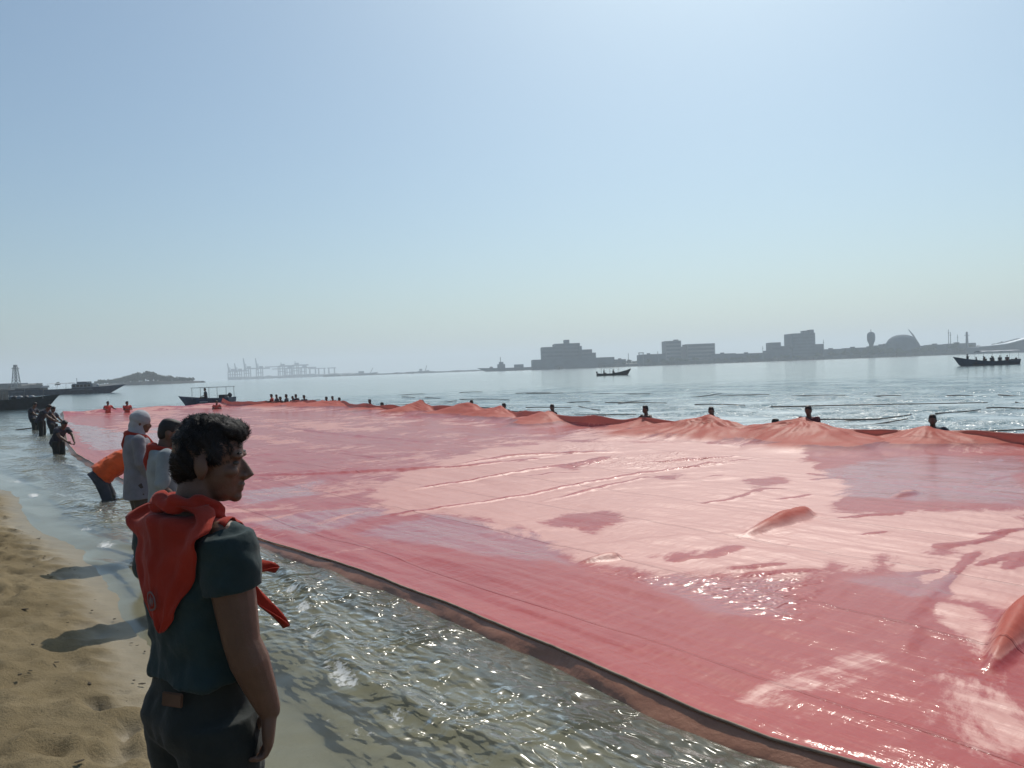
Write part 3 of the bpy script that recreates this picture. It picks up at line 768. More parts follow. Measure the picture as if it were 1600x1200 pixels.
# loose strands over the hair cap
def strands(parent, me, n, L, mat):
    bm = bmesh.new(); me.update(); vs_ = me.vertices; rnd = random.Random(11); N = len(vs_)
    for k in range(n):
        v = vs_[rnd.randrange(N)]; p = v.co.copy(); nn = v.normal
        fl = Vector((mnoise.noise(p * 14), mnoise.noise(p * 14 + Vector((7, 0, 0))), mnoise.noise(p * 14 + Vector((0, 9, 0))) - .1)) * 1.5
        t1 = (fl - nn * fl.dot(nn)); t1 = t1.normalized() if t1.length > .01 else nn.orthogonal()
        l = L * rnd.uniform(.5, 1.2); sd = nn.cross(t1).normalized() * .0011
        a = p - nn * .002; b = p + t1 * l * .5 + nn * l * .30; c = p + t1 * l * .95 + nn * l * .30 * rnd.uniform(.2, 1.3)
        q = [bm.verts.new(x) for x in (a - sd, a + sd, b + sd * .8, b - sd * .8, c)]
        bm.faces.new(q[:4]); bm.faces.new((q[3], q[2], q[4]))
    o = obj('hair_strands', bm, mat, parent); o['kind'] = 'stuff'; return o
strands(hairo, hairo.data, 14000, .017, M['hair'])
# eyes
rot = Matrix.Rotation(mj['hyaw'], 3, 'Z') @ Matrix.Rotation(mj['hpitch'], 3, 'Y')
M['eye'] = plain('eye', (.10, .09, .08), .7)
for s in (-1, 1):
    bm = bmesh.new(); ellipsoid(bm, mj['head'] + rot @ Vector((.0715, s * .031, .002)), (.010, .0115, .006), rot, 2)
    obj('eye', bm, M['eye'], man, True)
    bm = bmesh.new(); ellipsoid(bm, mj['head'] + rot @ Vector((.0795, s * .030, .030)), (.007, .020, .004), rot, 2)
    obj('eyebrow', bm, M['hair'], man, True)
# neckerchief: triangle on the back, roll round the neck, two loose ends in front
bvh = BVHTree.FromPolygons([v.co for v in shirt.data.vertices], [p.vertices for p in shirt.data.polygons])
def on_shirt(p, d, off):
    h = bvh.ray_cast(p - d * .6, d)
    return (h[0] - d * off) if h[0] is not None else p
def grid_bm(rows):
    bm = bmesh.new(); vr = [[bm.verts.new(p) for p in r] for r in rows]
    for a, b in zip(vr, vr[1:]):
        for i in range(len(a) - 1): bm.faces.new((a[i], a[i + 1], b[i + 1], b[i]))
    return bm
def solid(o, th):
    s = o.modifiers.new('thickness', 'SOLIDIFY'); s.thickness = th; s.offset = 0; return o
ker = empty('neckerchief'); ker.parent = man
rows = []; NS, NT_ = 33, 40
for it in range(NT_):
    t_ = it / (NT_ - 1); row = []
    zc = 1.485 - .345 * t_
    hw = (.225 * (1 - t_) ** .78 + .005) * (1.0 if t_ > .1 else 1)
    for i in range(NS):
        s = -1 + 2 * i / (NS - 1)
        y = s * hw - .05 * t_; z = zc - .050 * (abs(s) ** 1.7) * (1 - t_) ** 1.5
        p = Vector((-.02, y, z))
        d = Vector((1, 0, -.55 * (1 - t_) ** 1.2)).normalized()
        h = bvh.ray_cast(p - d * .5, d)
        if h[0] is not None: q = h[0] - d * .009
        else: q = Vector((-.05, y, z))
        if t_ < .16:
            ph_ = s * 1.62; rq = Vector((-.015 - .088 * math.cos(ph_), .100 * math.sin(ph_), 1.470 - .004 * abs(s))); q = q.lerp(rq, (1 - t_ / .16) ** .7)
        if t_ < .36: q = q + Vector((-.022 * math.sin(math.pi * t_ / .36), 0, .010 * math.sin(math.pi * t_ / .36)))
        row.append(q)
    rows.append(row)
for _ in range(3):                                    # let the cloth bridge the small hollows
    rows = [[rows[a][b] if a in (0, NT_ - 1) or b in (0, NS - 1) else (rows[a - 1][b] + rows[a + 1][b] + rows[a][b - 1] + rows[a][b + 1] + rows[a][b] * 2) / 6 for b in range(NS)] for a in range(NT_)]
for a in range(NT_):
    for b in range(NS):
        s = -1 + 2 * b / (NS - 1); rows[a][b] = rows[a][b] + Vector((-.002 - .011 * max(0, math.sin(s * 7.5 + 1.3 * math.sin(a * .11))) ** 2 * (1 - .6 * a / NT_) - .005 * max(0, math.sin(a * .32 + abs(s) * 5 + s)) ** 3, 0, 0))
bm = grid_bm(rows); o = obj('back_flap', bm, M['scarf'], ker, True); solid(o, .003)
# roll
pth = []
for k in range(25):
    a = math.pi * .14 + math.pi * 1.72 * k / 24
    ca, sa = math.cos(a), math.sin(a)
    f = (ca + 1) / 2                                   # 1 at the front
    pth.append(Vector((-.015 + .078 * -math.cos(math.pi - a) , .090 * sa, 1.470 - .15 * f ** 4)))
pth = [p for p in pth]
bm = bmesh.new(); tube(bm, [Vector((.115, .015, 1.31))] + pth + [Vector((.115, -.015, 1.31))], [.014] + [.023 + .004 * math.sin(k * 1.9) for k in range(len(pth))] + [.014], 12)
me = remesh(bm, .006, 2); wrinkle(me, .004, lambda x, y, z: np.sin(np.arctan2(y, x) * 9 + z * 160))
link('neck_roll', me, M['scarf'], ker)
for sgn in (-1, 1):                                   # lapels running from the shoulders to the knot
    rows = []
    for it in range(18):
        t_ = it / 17; row = []
        for i in range(9):
            s = i / 8
            y = sgn * ((.085 + .110 * s) * (1 - t_) + .012 + .018 * s * t_); z = 1.465 - .05 * s * (1 - t_) - .165 * t_
            x0 = -.03 + .11 * t_
            d = Vector((-.45 - .5 * t_, 0, -1 + .75 * t_)).normalized()
            h = bvh.ray_cast(Vector((x0, y, z)) - d * .4, d)
            row.append((h[0] - d * .011) if h[0] is not None else Vector((x0, y, z)))
        rows.append(row)
    bm = grid_bm(rows); bmesh.ops.smooth_vert(bm, verts=bm.verts, factor=.5, use_axis_x=True, use_axis_y=True, use_axis_z=True)
    o = obj('lapel', bm, M['scarf'], ker, True); solid(o, .003)
bm = bmesh.new(); tube(bm, [(.125, -.0, 1.315), (.135, 0, 1.285)], [.018, .016], 12); obj('knot', bm, M['scarf'], ker, True)
def loose_end(p0, p1, w0, w1, wave):
    rows = []; p0, p1 = Vector(p0), Vector(p1); ax = (p1 - p0).normalized(); sd = ax.cross(Vector((.64, -.77, .1))).normalized(); nn = ax.cross(sd)
    for it in range(14):
        t_ = it / 13; wd = (w0 + (w1 - w0) * min(1, t_ * 1.6)) * (1 if t_ < .62 else max(.06, (1 - (t_ - .62) / .40)))
        c = p0.lerp(p1, t_) + nn * wave * math.sin(t_ * 4.5) + sd * wave * .6 * math.sin(t_ * 3 + 1)
        rows.append([c + sd * wd * (i / 6 - .5) + nn * .012 * math.sin(i * 1.1 + t_ * 4) for i in range(7)])
    o = obj('loose_end', grid_bm(rows), M['scarf'], ker, True); solid(o, .0025)
loose_end((.130, -.01, 1.300), (.200, -.070, 1.225), .03, .075, .010)
loose_end((.130, -.02, 1.290), (.215, -.065, 1.050), .02, .050, .016)
# emblem on the flap: a small ring patch with a leaf shape
bmE = bmesh.new()
def patch(poly):
    vs_ = []
    for y, z in poly:
        h = bvh.ray_cast(Vector((-.6, y, z)), Vector((1, 0, 0))); vs_.append(bmE.verts.new((h[0].x - .024 if h[0] is not None else -.14, y, z)))
    bmE.faces.new(vs_)
for k in range(24):
    a0, a1 = 2 * math.pi * k / 24, 2 * math.pi * (k + 1) / 24
    patch([(-.035 + math.cos(a) * r, 1.225 + math.sin(a) * r) for a, r in ((a0, .026), (a1, .026), (a1, .021), (a0, .021))])
for sg in (-1, 0, 1):
    patch([(-.035 + sg * .009 + y * (1 - .3 * abs(sg)), 1.225 + z * (1 - .3 * abs(sg))) for y, z in ((0, -.015), (.004, .0), (0, .016), (-.004, .0))])
e_ = obj('emblem', bmE, M['emblem'], ker); solid(e_, .0015)
# collar rim of the shirt, leather patch at the belt
bm = bmesh.new(); box(bm, -.004, .004, -.034, .034, -.018, .018); bmesh.ops.bevel(bm, geom=bm.edges[:], offset=.003, segments=2, affect='EDGES')
bv2 = BVHTree.FromPolygons([v.co for v in trs.data.vertices], [p.vertices for p in trs.data.polygons])
pt = obj('belt_patch', bm, M['leather'], trs); pt.location = (-.128, -.080, .965); pt.rotation_euler = (0, R(8), R(20))

# ---- generic helpers for the other people
def dress(root, j, voxel, shirt_m, trouser_m=None, skin_m='skin_dark', sleeve=.55, hair=True, short=False, hood=None, legs=True, hem=.12, det=False, infl=.016):
    link('body', skin_mesh(j, voxel, False, face=det, legs=legs), M[skin_m], root, True)
    if shirt_m:
        me = shirt_mesh(j, voxel, sleeve, infl, hem, False, flare=.015); wrinkle(me, .006, folds_shirt); link('shirt', me, M[shirt_m], root, True)
    if trouser_m:
        me = trousers_mesh(j, voxel, short, .012, False); wrinkle(me, .006, folds_legs); link('trousers', me, M[trouser_m], root, True)
    if hood:
        bm = bmesh.new(); rot = Matrix.Rotation(j['hyaw'], 3, 'Z') @ Matrix.Rotation(j['hpitch'], 3, 'Y'); P = lambda x, y, z: j['head'] + rot @ Vector((x, y, z))
        ellipsoid(bm, P(-.022, 0, .035), (.112, .098, .100), rot, 3); ellipsoid(bm, P(-.045, 0, -.045), (.082, .088, .10), rot, 3)
        tube(bm, [P(-.03, 0, -.06), j['neck'] + Vector((-.02, 0, -.02))], [.085, .10], 14)
        me = remesh(bm, .012, 2); wrinkle(me, .006, lambda x, y, z: fbm(z * 14 + x * 6, y * 12, 2, 310)); link('hood', me, M[hood], root, True)
    elif hair: link('hair', hair_mesh(j, max(voxel * .8, .007), 1.0, False), M['hair'], root, True)
def kerchief(root, j):
    bm = bmesh.new(); n = j['neck']
    pts = [n + Vector((-.02 + .10 * math.cos(a), .10 * math.sin(a), .01 - .06 * (math.cos(a) + 1) / 2)) for a in [2 * math.pi * k / 16 for k in range(17)]]
    tube(bm, pts, .030, 8); 
    tube(bm, [n + Vector((.09, 0, -.06)), n + Vector((.15, .02, -.16)), n + Vector((.19, .02, -.27))], [.030, .040, .012], 8)
    tube(bm, [n + Vector((-.09, 0, -.0)), n + Vector((-.135, 0, -.12)), n + Vector((-.125, 0, -.26))], [.05, .045, .012], 8)
    link('neckerchief', remesh(bm, .012, 2), M['scarf'], root, True)

# ---- two people in white on the wet sand
p = at(222, 872, -.03)
w1 = empty('person', (p.x, p.y, -.06), R(33))
tag(w1, 'person in a white hooded top with an orange neckerchief standing at the water edge', 'person')
j = J(hyaw=R(-15), hpitch=R(14), neck=(.015, 0, 1.44), head=(.06, 0, 1.565), elR=(.0, -.235, 1.12), wrR=(.12, -.16, .93), elL=(.0, .235, 1.12), wrL=(.14, .14, .95),
      knR=(.05, -.09, .47), anR=(-.03, -.09, .08))
dress(w1, j, .014, 'white_shirt', 'brown_trousers', 'skin_dark', 1.75, hood='white_hood', hem=.19, det=True, infl=.030); kerchief(w1, j)
p = at(268, 948, .02)
w2 = empty('person', (p.x, p.y, .0), R(30))
tag(w2, 'person in a pale loose shirt standing close behind the man in green', 'person')
j = J(hyaw=R(-10), elR=(-.06, -.25, 1.12), wrR=(.08, -.21, .92), elL=(-.02, .24, 1.12), wrL=(.12, .18, .95), head=(.05, 0, 1.555), hpitch=R(10))
dress(w2, j, .014, 'pale_shirt', 'brown_trousers', 'skin_dark', 1.1, hem=.14, det=True, infl=.035); kerchief(w2, j)
w2.scale = (.97, .97, .97)

# ---- stooping person in an orange life vest at the flag's near edge
p = at(170, 786, -.10)
ov = empty('person', (p.x, p.y, -.48), R(28))
tag(ov, 'stooping person in an orange life vest and grey trousers tugging the flag edge', 'person')
j = J(pel=(-.12, 0, .86), waist=(.02, 0, .97), chest=(.22, 0, 1.08), sho=(.35, 0, 1.12), neck=(.40, 0, 1.12), head=(.52, 0, 1.09), hpitch=R(50),
      shR=(.33, -.185, 1.10), elR=(.42, -.24, .84), wrR=(.55, -.17, .62), shL=(.33, .185, 1.10), elL=(.44, .24, .84), wrL=(.56, .17, .62),
      hipR=(-.12, -.10, .84), knR=(-.02, -.13, .46), anR=(-.10, -.14, .08), hipL=(-.12, .10, .84), knL=(.06, .13, .46), anL=(.0, .14, .08))
dress(ov, j, .015, 'grey_trousers', 'grey_trousers', 'skin_dark', .5)
bm = bmesh.new(); loft(bm, torso_rings(j, .085, .0, .80, 22)); me = remesh(bm, .016, 1); wrinkle(me, .012, folds_shirt); link('life_vest', me, M['orange_vest'], ov, True)
bm = bmesh.new()
for yy in (-.13, .0, .13): ellipsoid(bm, (.02, yy, 1.125), (.10, .062, .045), Matrix.Rotation(R(-28), 3, 'Y'), 2)
link('vest_float', remesh(bm, .014, 1), M['orange_vest'], ov, True)

# ---- dark figures farther along the near edge
def dark_person(px, py, rz, label, j, sc=1.0, dz=-.75, shirt_m='dark_shirt'):
    p = at(px, py, 0); e = empty('person', (p.x, p.y, dz), R(rz)); tag(e, label, 'person'); e.scale = (sc,) * 3
    dress(e, j, .022, shirt_m, 'dark_trousers', 'skin_dark', .6, hem=.05); return e
stoop = J(pel=(-.10, 0, .88), waist=(-.02, 0, 1.02), chest=(.10, 0, 1.22), sho=(.18, 0, 1.31), neck=(.22, 0, 1.34), head=(.29, 0, 1.42), hpitch=R(30),
          shR=(.16, -.185, 1.29), elR=(.34, -.22, 1.08), wrR=(.52, -.12, .92), shL=(.16, .185, 1.29), elL=(.36, .2, 1.06), wrL=(.54, .10, .90))
lean = J(pel=(-.06, 0, .86), waist=(-.12, 0, 1.00), chest=(-.10, 0, 1.22), sho=(-.06, 0, 1.34), neck=(-.03, 0, 1.38), head=(.03, 0, 1.50), hpitch=R(18),
         shR=(-.06, -.185, 1.32), elR=(.14, -.24, 1.10), wrR=(.38, -.14, .98), shL=(-.06, .185, 1.32), elL=(.14, .22, 1.08), wrL=(.38, .12, .96))
dark_person(92, 710, -22, 'dark clad person low in the water hauling the flag hem toward the beach', stoop, .95, -.50)
dark_person(66, 681, 5, 'dark clad person bent over in the shallows beyond the crouching hauler', stoop, 1.0, -.32)
dark_person(84, 677, -10, 'dark clad person upright at the flag corner beside a bent companion', lean, 1.0, -.52)
dark_person(55, 672, 0, 'dark clad person wading behind the others at the flag corner', lean, 1.0, -.38)

# ---- people standing in the water along the far edge
pull = J(elR=(.16, -.26, 1.16), wrR=(.34, -.16, 1.22), elL=(.16, .26, 1.16), wrL=(.34, .16, 1.22), hpitch=R(6))
wide = J(shR=(0, -.19, 1.38), elR=(.10, -.36, 1.20), wrR=(.30, -.34, 1.16), shL=(0, .19, 1.38), elL=(.10, .36, 1.20), wrL=(.30, .34, 1.16), hpitch=R(-4))
turn = J(hyaw=R(55), elR=(.14, -.24, 1.14), wrR=(.32, -.10, 1.15), elL=(.14, .26, 1.14), wrL=(.33, .14, 1.16))
protos = {}
def proto(kind, j, shirt_m, sleeve):
    key = (kind, shirt_m)
    if key not in protos:
        e = empty('person'); dress(e, j, .020, shirt_m, None, 'skin_dark', sleeve, legs=True, hem=.1); protos[key] = [e, False]
    s = protos[key]
    if not s[1]: s[1] = True; return s[0]
    return copy_tree(s[0])
cast = [('wide', 'dark_shirt'), ('pull', 'maroon_shirt'), ('turn', 'dark_shirt'), ('wide', None), ('turn', 'maroon_shirt'), ('pull', 'dark_shirt'), ('turn', 'dark_shirt'), ('pull', 'maroon_shirt'),
        ('wide', 'dark_shirt'), ('turn', 'maroon_shirt'), ('pull', 'red_shirt'), ('turn', 'red_shirt'), ('wide', 'maroon_shirt'), ('pull', 'dark_shirt'), ('wide', 'dark_shirt'), ('turn', 'maroon_shirt'),
        ('wide', 'dark_shirt'), ('pull', 'maroon_shirt'), ('turn', 'dark_shirt'), ('pull', 'red_shirt')]
tops = [648, 634, 636, 634, 632, 630, 625, 625, 629, 624, 621, 619, 620, 617.5, 616, 619, 616, 620, 616.5, 616]
word = {'dark_shirt': 'dark shirt', 'maroon_shirt': 'maroon shirt', 'red_shirt': 'bright red shirt', None: 'bare chest'}
GRP = 'people in the water along the far edge of the flag'
POSE = {'wide': wide, 'pull': pull, 'turn': turn}
for i, ((px, py), (kd, sm), tp) in enumerate(zip(hold_px, cast, tops)):
    b = at(px, py, 0); hu, hv = xy2uv(b.x, b.y); hv = float(v_far(hu)) + (.16 if kd != 'wide' else .22)
    x, y = uv2xy(hu, hv)
    top = far(px, tp, y).z
    e = proto(kd, POSE[kd], sm, .55)
    e.location = (x, y, top - 1.69); e.rotation_euler = (0, 0, math.atan2(-V2[1], -V2[0]) + random.uniform(-.5, .5))
    tag(e, 'person with %s %s holding the far flag edge' % (word[sm], {'wide': 'and arms spread', 'pull': 'and both hands forward', 'turn': 'looking aside'}[kd]), 'person', GRP)
for i, (px, py, tp, kd, sm) in enumerate(((339, 640, 626, 'pull', 'red_shirt'), (199, 645, 627, 'turn', 'red_shirt'), (169, 646, 627, 'wide', 'red_shirt'))):
    b = at(px, py, 0); top = far(px, tp, b.y).z
    e = proto(kd, POSE[kd], sm, .55); e.location = (b.x, b.y, top - 1.69); e.rotation_euler = (0, 0, R(-70 + 20 * i))
    tag(e, 'person in a red shirt wading at the end of the flag', 'person', 'people in the water at the end of the flag')
# one only shows the head behind the raised edge
b = at(1197, 684, 0); hu, hv = xy2uv(b.x, b.y); x, y = uv2xy(hu, float(v_far(hu)) + .75); top = far(1197, 650, y).z - .08
e = proto('turn', turn, 'dark_shirt', .55); e.location = (x, y, top - 1.69); e.rotation_euler = (0, 0, math.atan2(-V2[1], -V2[0]) + .8)
tag(e, 'person sunk to the chin behind the raised flag edge, only the head showing', 'person', GRP)

# ------------------------------------------------------------------ bamboo poles adrift beyond the flag
M['bamboo'] = plain('bamboo', (.07, .06, .045), .5, .4, 3, .4, 0, 0, 0, True)
POLES = [(1205, 635, 1543, 633, 2.2), (1542, 638, 1600, 637, 1.5), (1462, 647, 1532, 639, 1.3), (1320, 655.5, 1424, 652, 1.9), (1330, 665, 1418, 656, 1.6), (1470, 672.5, 1602, 679, 2.2), (1365, 618.5, 1408, 619, 1.1),
         (1480, 618.5, 1520, 617.5, 1.1), (1560, 617.5, 1602, 618.5, 1.1), (1587, 628.5, 1602, 628.5, 1.4), (1068, 621, 1128, 615, 1.2), (1120, 616.5, 1202, 617.5, 1.1), (1237, 618, 1321, 618.2, 1.1), (1086, 632, 1164, 633, 1.3),
         (1274, 656.5, 1362, 653.5, 1.8), (822, 614.5, 880, 613.5, 1.0), (898, 613.3, 1016, 615.6, 1.1), (874, 627.2, 922, 628.6, 1.3), (946, 628, 1042, 631, 1.4), (966, 630.5, 1008, 626, 1.1),
         (822, 637.2, 892, 636, 1.3), (812, 643, 850, 644, 1.5), (904, 634, 938, 641, 1.3), (897, 646, 994, 648.5, 2.2), (620, 616.8, 664, 615.8, 1.0), (718, 613.2, 754, 612.4, 1.0), (628, 620.2, 648, 620.8, .9), (664, 621, 688, 621.5, .9),
         (602, 633.4, 664, 629, 1.3), (668, 629.2, 714, 626.2, 1.3), (540, 632.8, 566, 633.2, 1.1), (718, 623.2, 796, 625.2, 1.1), (806, 614.6, 860, 613.4, 1.0), (752, 637.4, 778, 637.2, 1.3), (792, 642, 852, 644, 1.5), (478, 625.5, 500, 624.3, 1.0), (480, 628.4, 498, 627.5, 1.0), (25, 671, 72, 668, 2.4)]
for i, (x0, y0, x1, y1, th) in enumerate(POLES):
    a = at(x0, y0, .03); b = at(x1, y1, .03); mid = (a + b) / 2
    L = (b - a).length; r = max(.022, .40 * th * mid.y / F)
    o_ = empty('bamboo_pole', (mid.x, mid.y, 0.0))
    near = 'the dark figures at the flag corner' if x1 < 100 else None
    tag(o_, 'dark bamboo pole lying in the water beside the wading figures' if near else ('thick dark bamboo pole' if th >= 1.8 else 'thin dark bamboo pole') + ' drifting on the water beyond the far flag edge', 'pole', None if near else 'bamboo poles adrift beyond the flag')
    bm = bmesh.new(); k = max(6, int(L / .5)); pts = []; rd = []
    for q in range(k + 1):
        t_ = q / k; p = a.lerp(b, t_) - mid
        p.z = .02 + .03 * math.sin(t_ * 3.1 + i) + (.10 if th > 1.7 and i < 6 else .02) * t_ * t_; pts.append(p); rd.append(r * (1.1 - .35 * t_))
    tube(bm, pts, rd, 8); obj('cane', bm, M['bamboo'], o_, True)
    bm = bmesh.new()
    for q in range(1, k):
        d = (pts[q + 1] - pts[q - 1]).normalized() * r * .35; tube(bm, [pts[q] - d, pts[q] + d], rd[q] * 1.22, 8, ends=False)
    obj('node_rings', bm, M['bamboo'], o_, True)['kind'] = 'stuff'

# ------------------------------------------------------------------ boats
M['boat_blue'] = plain('boat_blue', (.035, .06, .10), .45, .3, 2)
M['boat_dark'] = plain('boat_dark', (.03, .038, .045), .5, .3, 2)
M['boat_white'] = plain('boat_white', (.55, .56, .56), .45, .15, 2)
M['boat_grey'] = plain('boat_grey', (.16, .19, .22), .5, .2, 1)
M['wood'] = plain('wood', (.16, .10, .06), .7, .3, 5)
M['canvas'] = plain('canvas', (.42, .44, .46), .8, .2, 3)
M['steel'] = plain('steel', (.16, .17, .18), .45, .2, 4, .5)
M['glass'] = plain('glass', (.02, .025, .03), .1, .1, 3, .6)
def hull_bm(L, B, D, draft=.25, bow=.55, stern=.12, flare=.72, thick=.05):
    """bow to +x"""
    bm = bmesh.new(); n = 17; outer = []; inner = []
    for i in range(n):
        t_ = i / (n - 1); x = -L / 2 + L * t_
        wdt = B / 2 * (1 - max(0, (t_ - .45) / .55) ** 2.3) * (.86 + .14 * min(1, t_ * 4))
        top = D + bow * max(0, (t_ - .35) / .65) ** 2.2 + stern * max(0, (.3 - t_) / .3) ** 2
        keel = -draft + (draft + D * .55) * max(0, (t_ - .78) / .22) ** 2
        sx = x + (.10 * L * max(0, (t_ - .7) / .3) ** 2) * 0
        prof = [(wdt, top), (wdt * (flare + .18), top * .55 + keel * .0), (wdt * flare, keel * .35), (wdt * .4, keel * .9), (.012, keel)]
        full = [(y, z) for y, z in prof] + [(-y, z) for y, z in reversed(prof)]
        lean_ = lambda z: .09 * L * max(0, (t_ - .6) / .4) ** 1.5 * (z - keel) / max(top - keel, .1)
        outer.append([Vector((sx + lean_(z), y, z)) for y, z in full])
        wi = max(wdt - thick, .008); zi = top - .03
        inn = [(wi, top + .002), (wi * .9, top * .5), (wi * .6, keel * .2 + .04), (-wi * .6, keel * .2 + .04), (-wi * .9, top * .5), (-wi, top + .002)]
        inner.append([Vector((sx + lean_(z), y, z)) for y, z in inn])
    vo = [[bm.verts.new(p) for p in r] for r in outer]; vi = [[bm.verts.new(p) for p in r] for r in inner]
    for a, b in zip(vo, vo[1:]):
        for k in range(len(a) - 1): bm.faces.new((a[k], b[k], b[k + 1], a[k + 1]))
    for a, b in zip(vi, vi[1:]):
        for k in range(len(a) - 1): bm.faces.new((a[k], a[k + 1], b[k + 1], b[k]))
    for a, b, c, d in zip(vo, vo[1:], vi, vi[1:]):
        bm.faces.new((a[0], c[0], d[0], b[0])); bm.faces.new((a[-1], b[-1], d[-1], c[-1]))
    bm.faces.new(vo[0]); bm.faces.new(list(reversed(vi[0])))
    bm.faces.new(list(reversed(vo[-1])))
    return bm
def bench(bm, x, B, z): box(bm, x - .13, x + .13, -B / 2, B / 2, z - .04, z)
def outboard(root, x, z):
    bm = bmesh.new(); ellipsoid(bm, (x - .14, 0, z + .28), (.17, .13, .20), None, 2); tube(bm, [(x - .16, 0, z + .2), (x - .18, 0, z - .5)], .06, 8); box(bm, x - .12, x + .04, -.1, .1, z - .05, z + .12)
    obj('outboard_motor', bm, M['boat_dark'], root, True)
def canopy(root, x0, x1, B, z0, z1, mat='canvas', cover=True):
    for x in np.linspace(x0, x1, 3):
        for s in (-1, 1):
            bm = bmesh.new(); tube(bm, [(x, s * B / 2, z0), (x, s * B / 2 * .95, z1)], .018, 6); obj('canopy_post', bm, M['steel'], root, True)
    if cover:
        bm = bmesh.new(); rings = []
        for k in range(9):
            x = x0 - .2 + (x1 - x0 + .4) * k / 8; zz = z1 + .02 * math.sin(k * 2.1)
            rings.append([Vector((x, y, zz + .10 * (1 - (2 * y / B) ** 2) + o)) for y, o in [(B * (-.55 + 1.1 * q / 8), .03) for q in range(9)] + [(B * (.55 - 1.1 * q / 8), 0) for q in range(9)]])
        loft(bm, rings); obj('canopy', bm, M[mat], root)
    else:
        for s in (-1, 1):
            bm = bmesh.new(); tube(bm, [(x0 - .1, s * B / 2 * .95, z1), (x1 + .1, s * B / 2 * .95, z1)], .018, 6); obj('canopy_rail', bm, M['steel'], root, True)
sitj = J(pel=(0, 0, .45), waist=(0, 0, .60), chest=(.02, 0, .82), sho=(.02, 0, .95), neck=(.03, 0, .99), head=(.06, 0, 1.12), shR=(.02, -.185, .935), elR=(.08, -.24, .68), wrR=(.30, -.16, .60),
         shL=(.02, .185, .935), elL=(.08, .24, .68), wrL=(.30, .16, .60), hipR=(0, -.1, .45), knR=(.42, -.12, .47), anR=(.42, -.12, .08), hipL=(0, .1, .45), knL=(.42, .12, .47), anL=(.42, .12, .08))
stj = J()
_sit = {}
def rider(kind, shirt_m, loc, rz, label, group):
    key = (kind, shirt_m)
    if key not in _sit:
        e = empty('person'); dress(e, sitj if kind == 'sit' else stj, .032, shirt_m, 'dark_trousers', 'skin_dark', .55, hem=.0 if kind == 'sit' else .1); _sit[key] = [e, False]
    s = _sit[key]; e = s[0] if not s[1] else copy_tree(s[0]); s[1] = True
    e.location = loc; e.rotation_euler = (0, 0, rz); tag(e, label, 'person', group); return e
def onboat(b, x, y, z):
    c, s = math.cos(b.rotation_euler.z), math.sin(b.rotation_euler.z)
    return (b.location.x + x * c - y * s, b.location.y + x * s + y * c, b.location.z + z)

def span(x0, x1, yw):
    d = at((x0 + x1) / 2, yw, 0).y; return far(x0, yw, d), far(x1, yw, d)
# passenger boat on the right
a, b = span(1494, 1592, 570.5)
pb = empty('passenger_boat', ((a.x + b.x) / 2, a.y, 0), R(180 + 6)); L = abs(b.x - a.x) * 1.0
tag(pb, 'long open passenger boat with a flat canopy and a row of people aboard', 'boat')
obj('hull', hull_bm(L, 2.1, .55, .3, .85, .2), M['boat_blue'], pb)
bm = bmesh.new(); box(bm, -L * .44, L * .3, -.8, .8, .10, .14); obj('floor_boards', bm, M['wood'], pb)
for k in range(5):
    bm = bmesh.new(); bench(bm, -L * .3 + k * L * .14, 1.6, .45); obj('bench', bm, M['wood'], pb)
canopy(pb, -L * .46, L * .14, 1.8, .5, 1.95)
outboard(pb, -L * .48, .5)
bm = bmesh.new(); box(bm, -.6, .6, -1.02, -.98, .22, .34)
for k, (x, y, kd, sm) in enumerate(((.34, .0, 'st', 'dark_shirt'), (.16, -.3, 'sit', 'dark_shirt'), (.09, .35, 'st', 'maroon_shirt'), (.01, -.35, 'sit', 'dark_shirt'), (-.05, .3, 'st', 'dark_shirt'), (-.13, -.3, 'sit', 'maroon_shirt'), (-.19, .3, 'st', 'dark_shirt'), (-.34, .0, 'st', 'maroon_shirt'))):
    rider(kd, sm, onboat(pb, x * L, y, -.02 if kd == 'sit' else (-.35 if k else .0)), pb.rotation_euler.z + random.uniform(-1.2, 1.2), 'person in dark clothing riding in the canopied passenger boat', 'riders in the passenger boat')
bm.free()
# small motor boat in the middle
a, b = span(933, 982, 586.5)
mb = empty('motor_boat', ((a.x + b.x) / 2, a.y, 0), R(-3)); L = abs(b.x - a.x)
tag(mb, 'low dark motor boat with raised bow crossing below the stepped building', 'boat')
obj('hull', hull_bm(L, 1.7, .38, .25, .85, .12), M['boat_dark'], mb)
for k in range(3):
    bm = bmesh.new(); bench(bm, -L * .25 + k * L * .2, 1.3, .40); obj('bench', bm, M['wood'], mb)
outboard(mb, -L * .48, .42); canopy(mb, -L * .36, L * .18, 1.4, .35, 1.45, cover=False)
rider('sit', 'dark_shirt', onboat(mb, -L * .28, 0, -.02), R(0), 'person in dark clothing steering the low motor boat', None)
rider('sit', 'dark_shirt', onboat(mb, .1, .2, -.02), R(20), 'person in dark clothing seated amidships in the low motor boat', None)
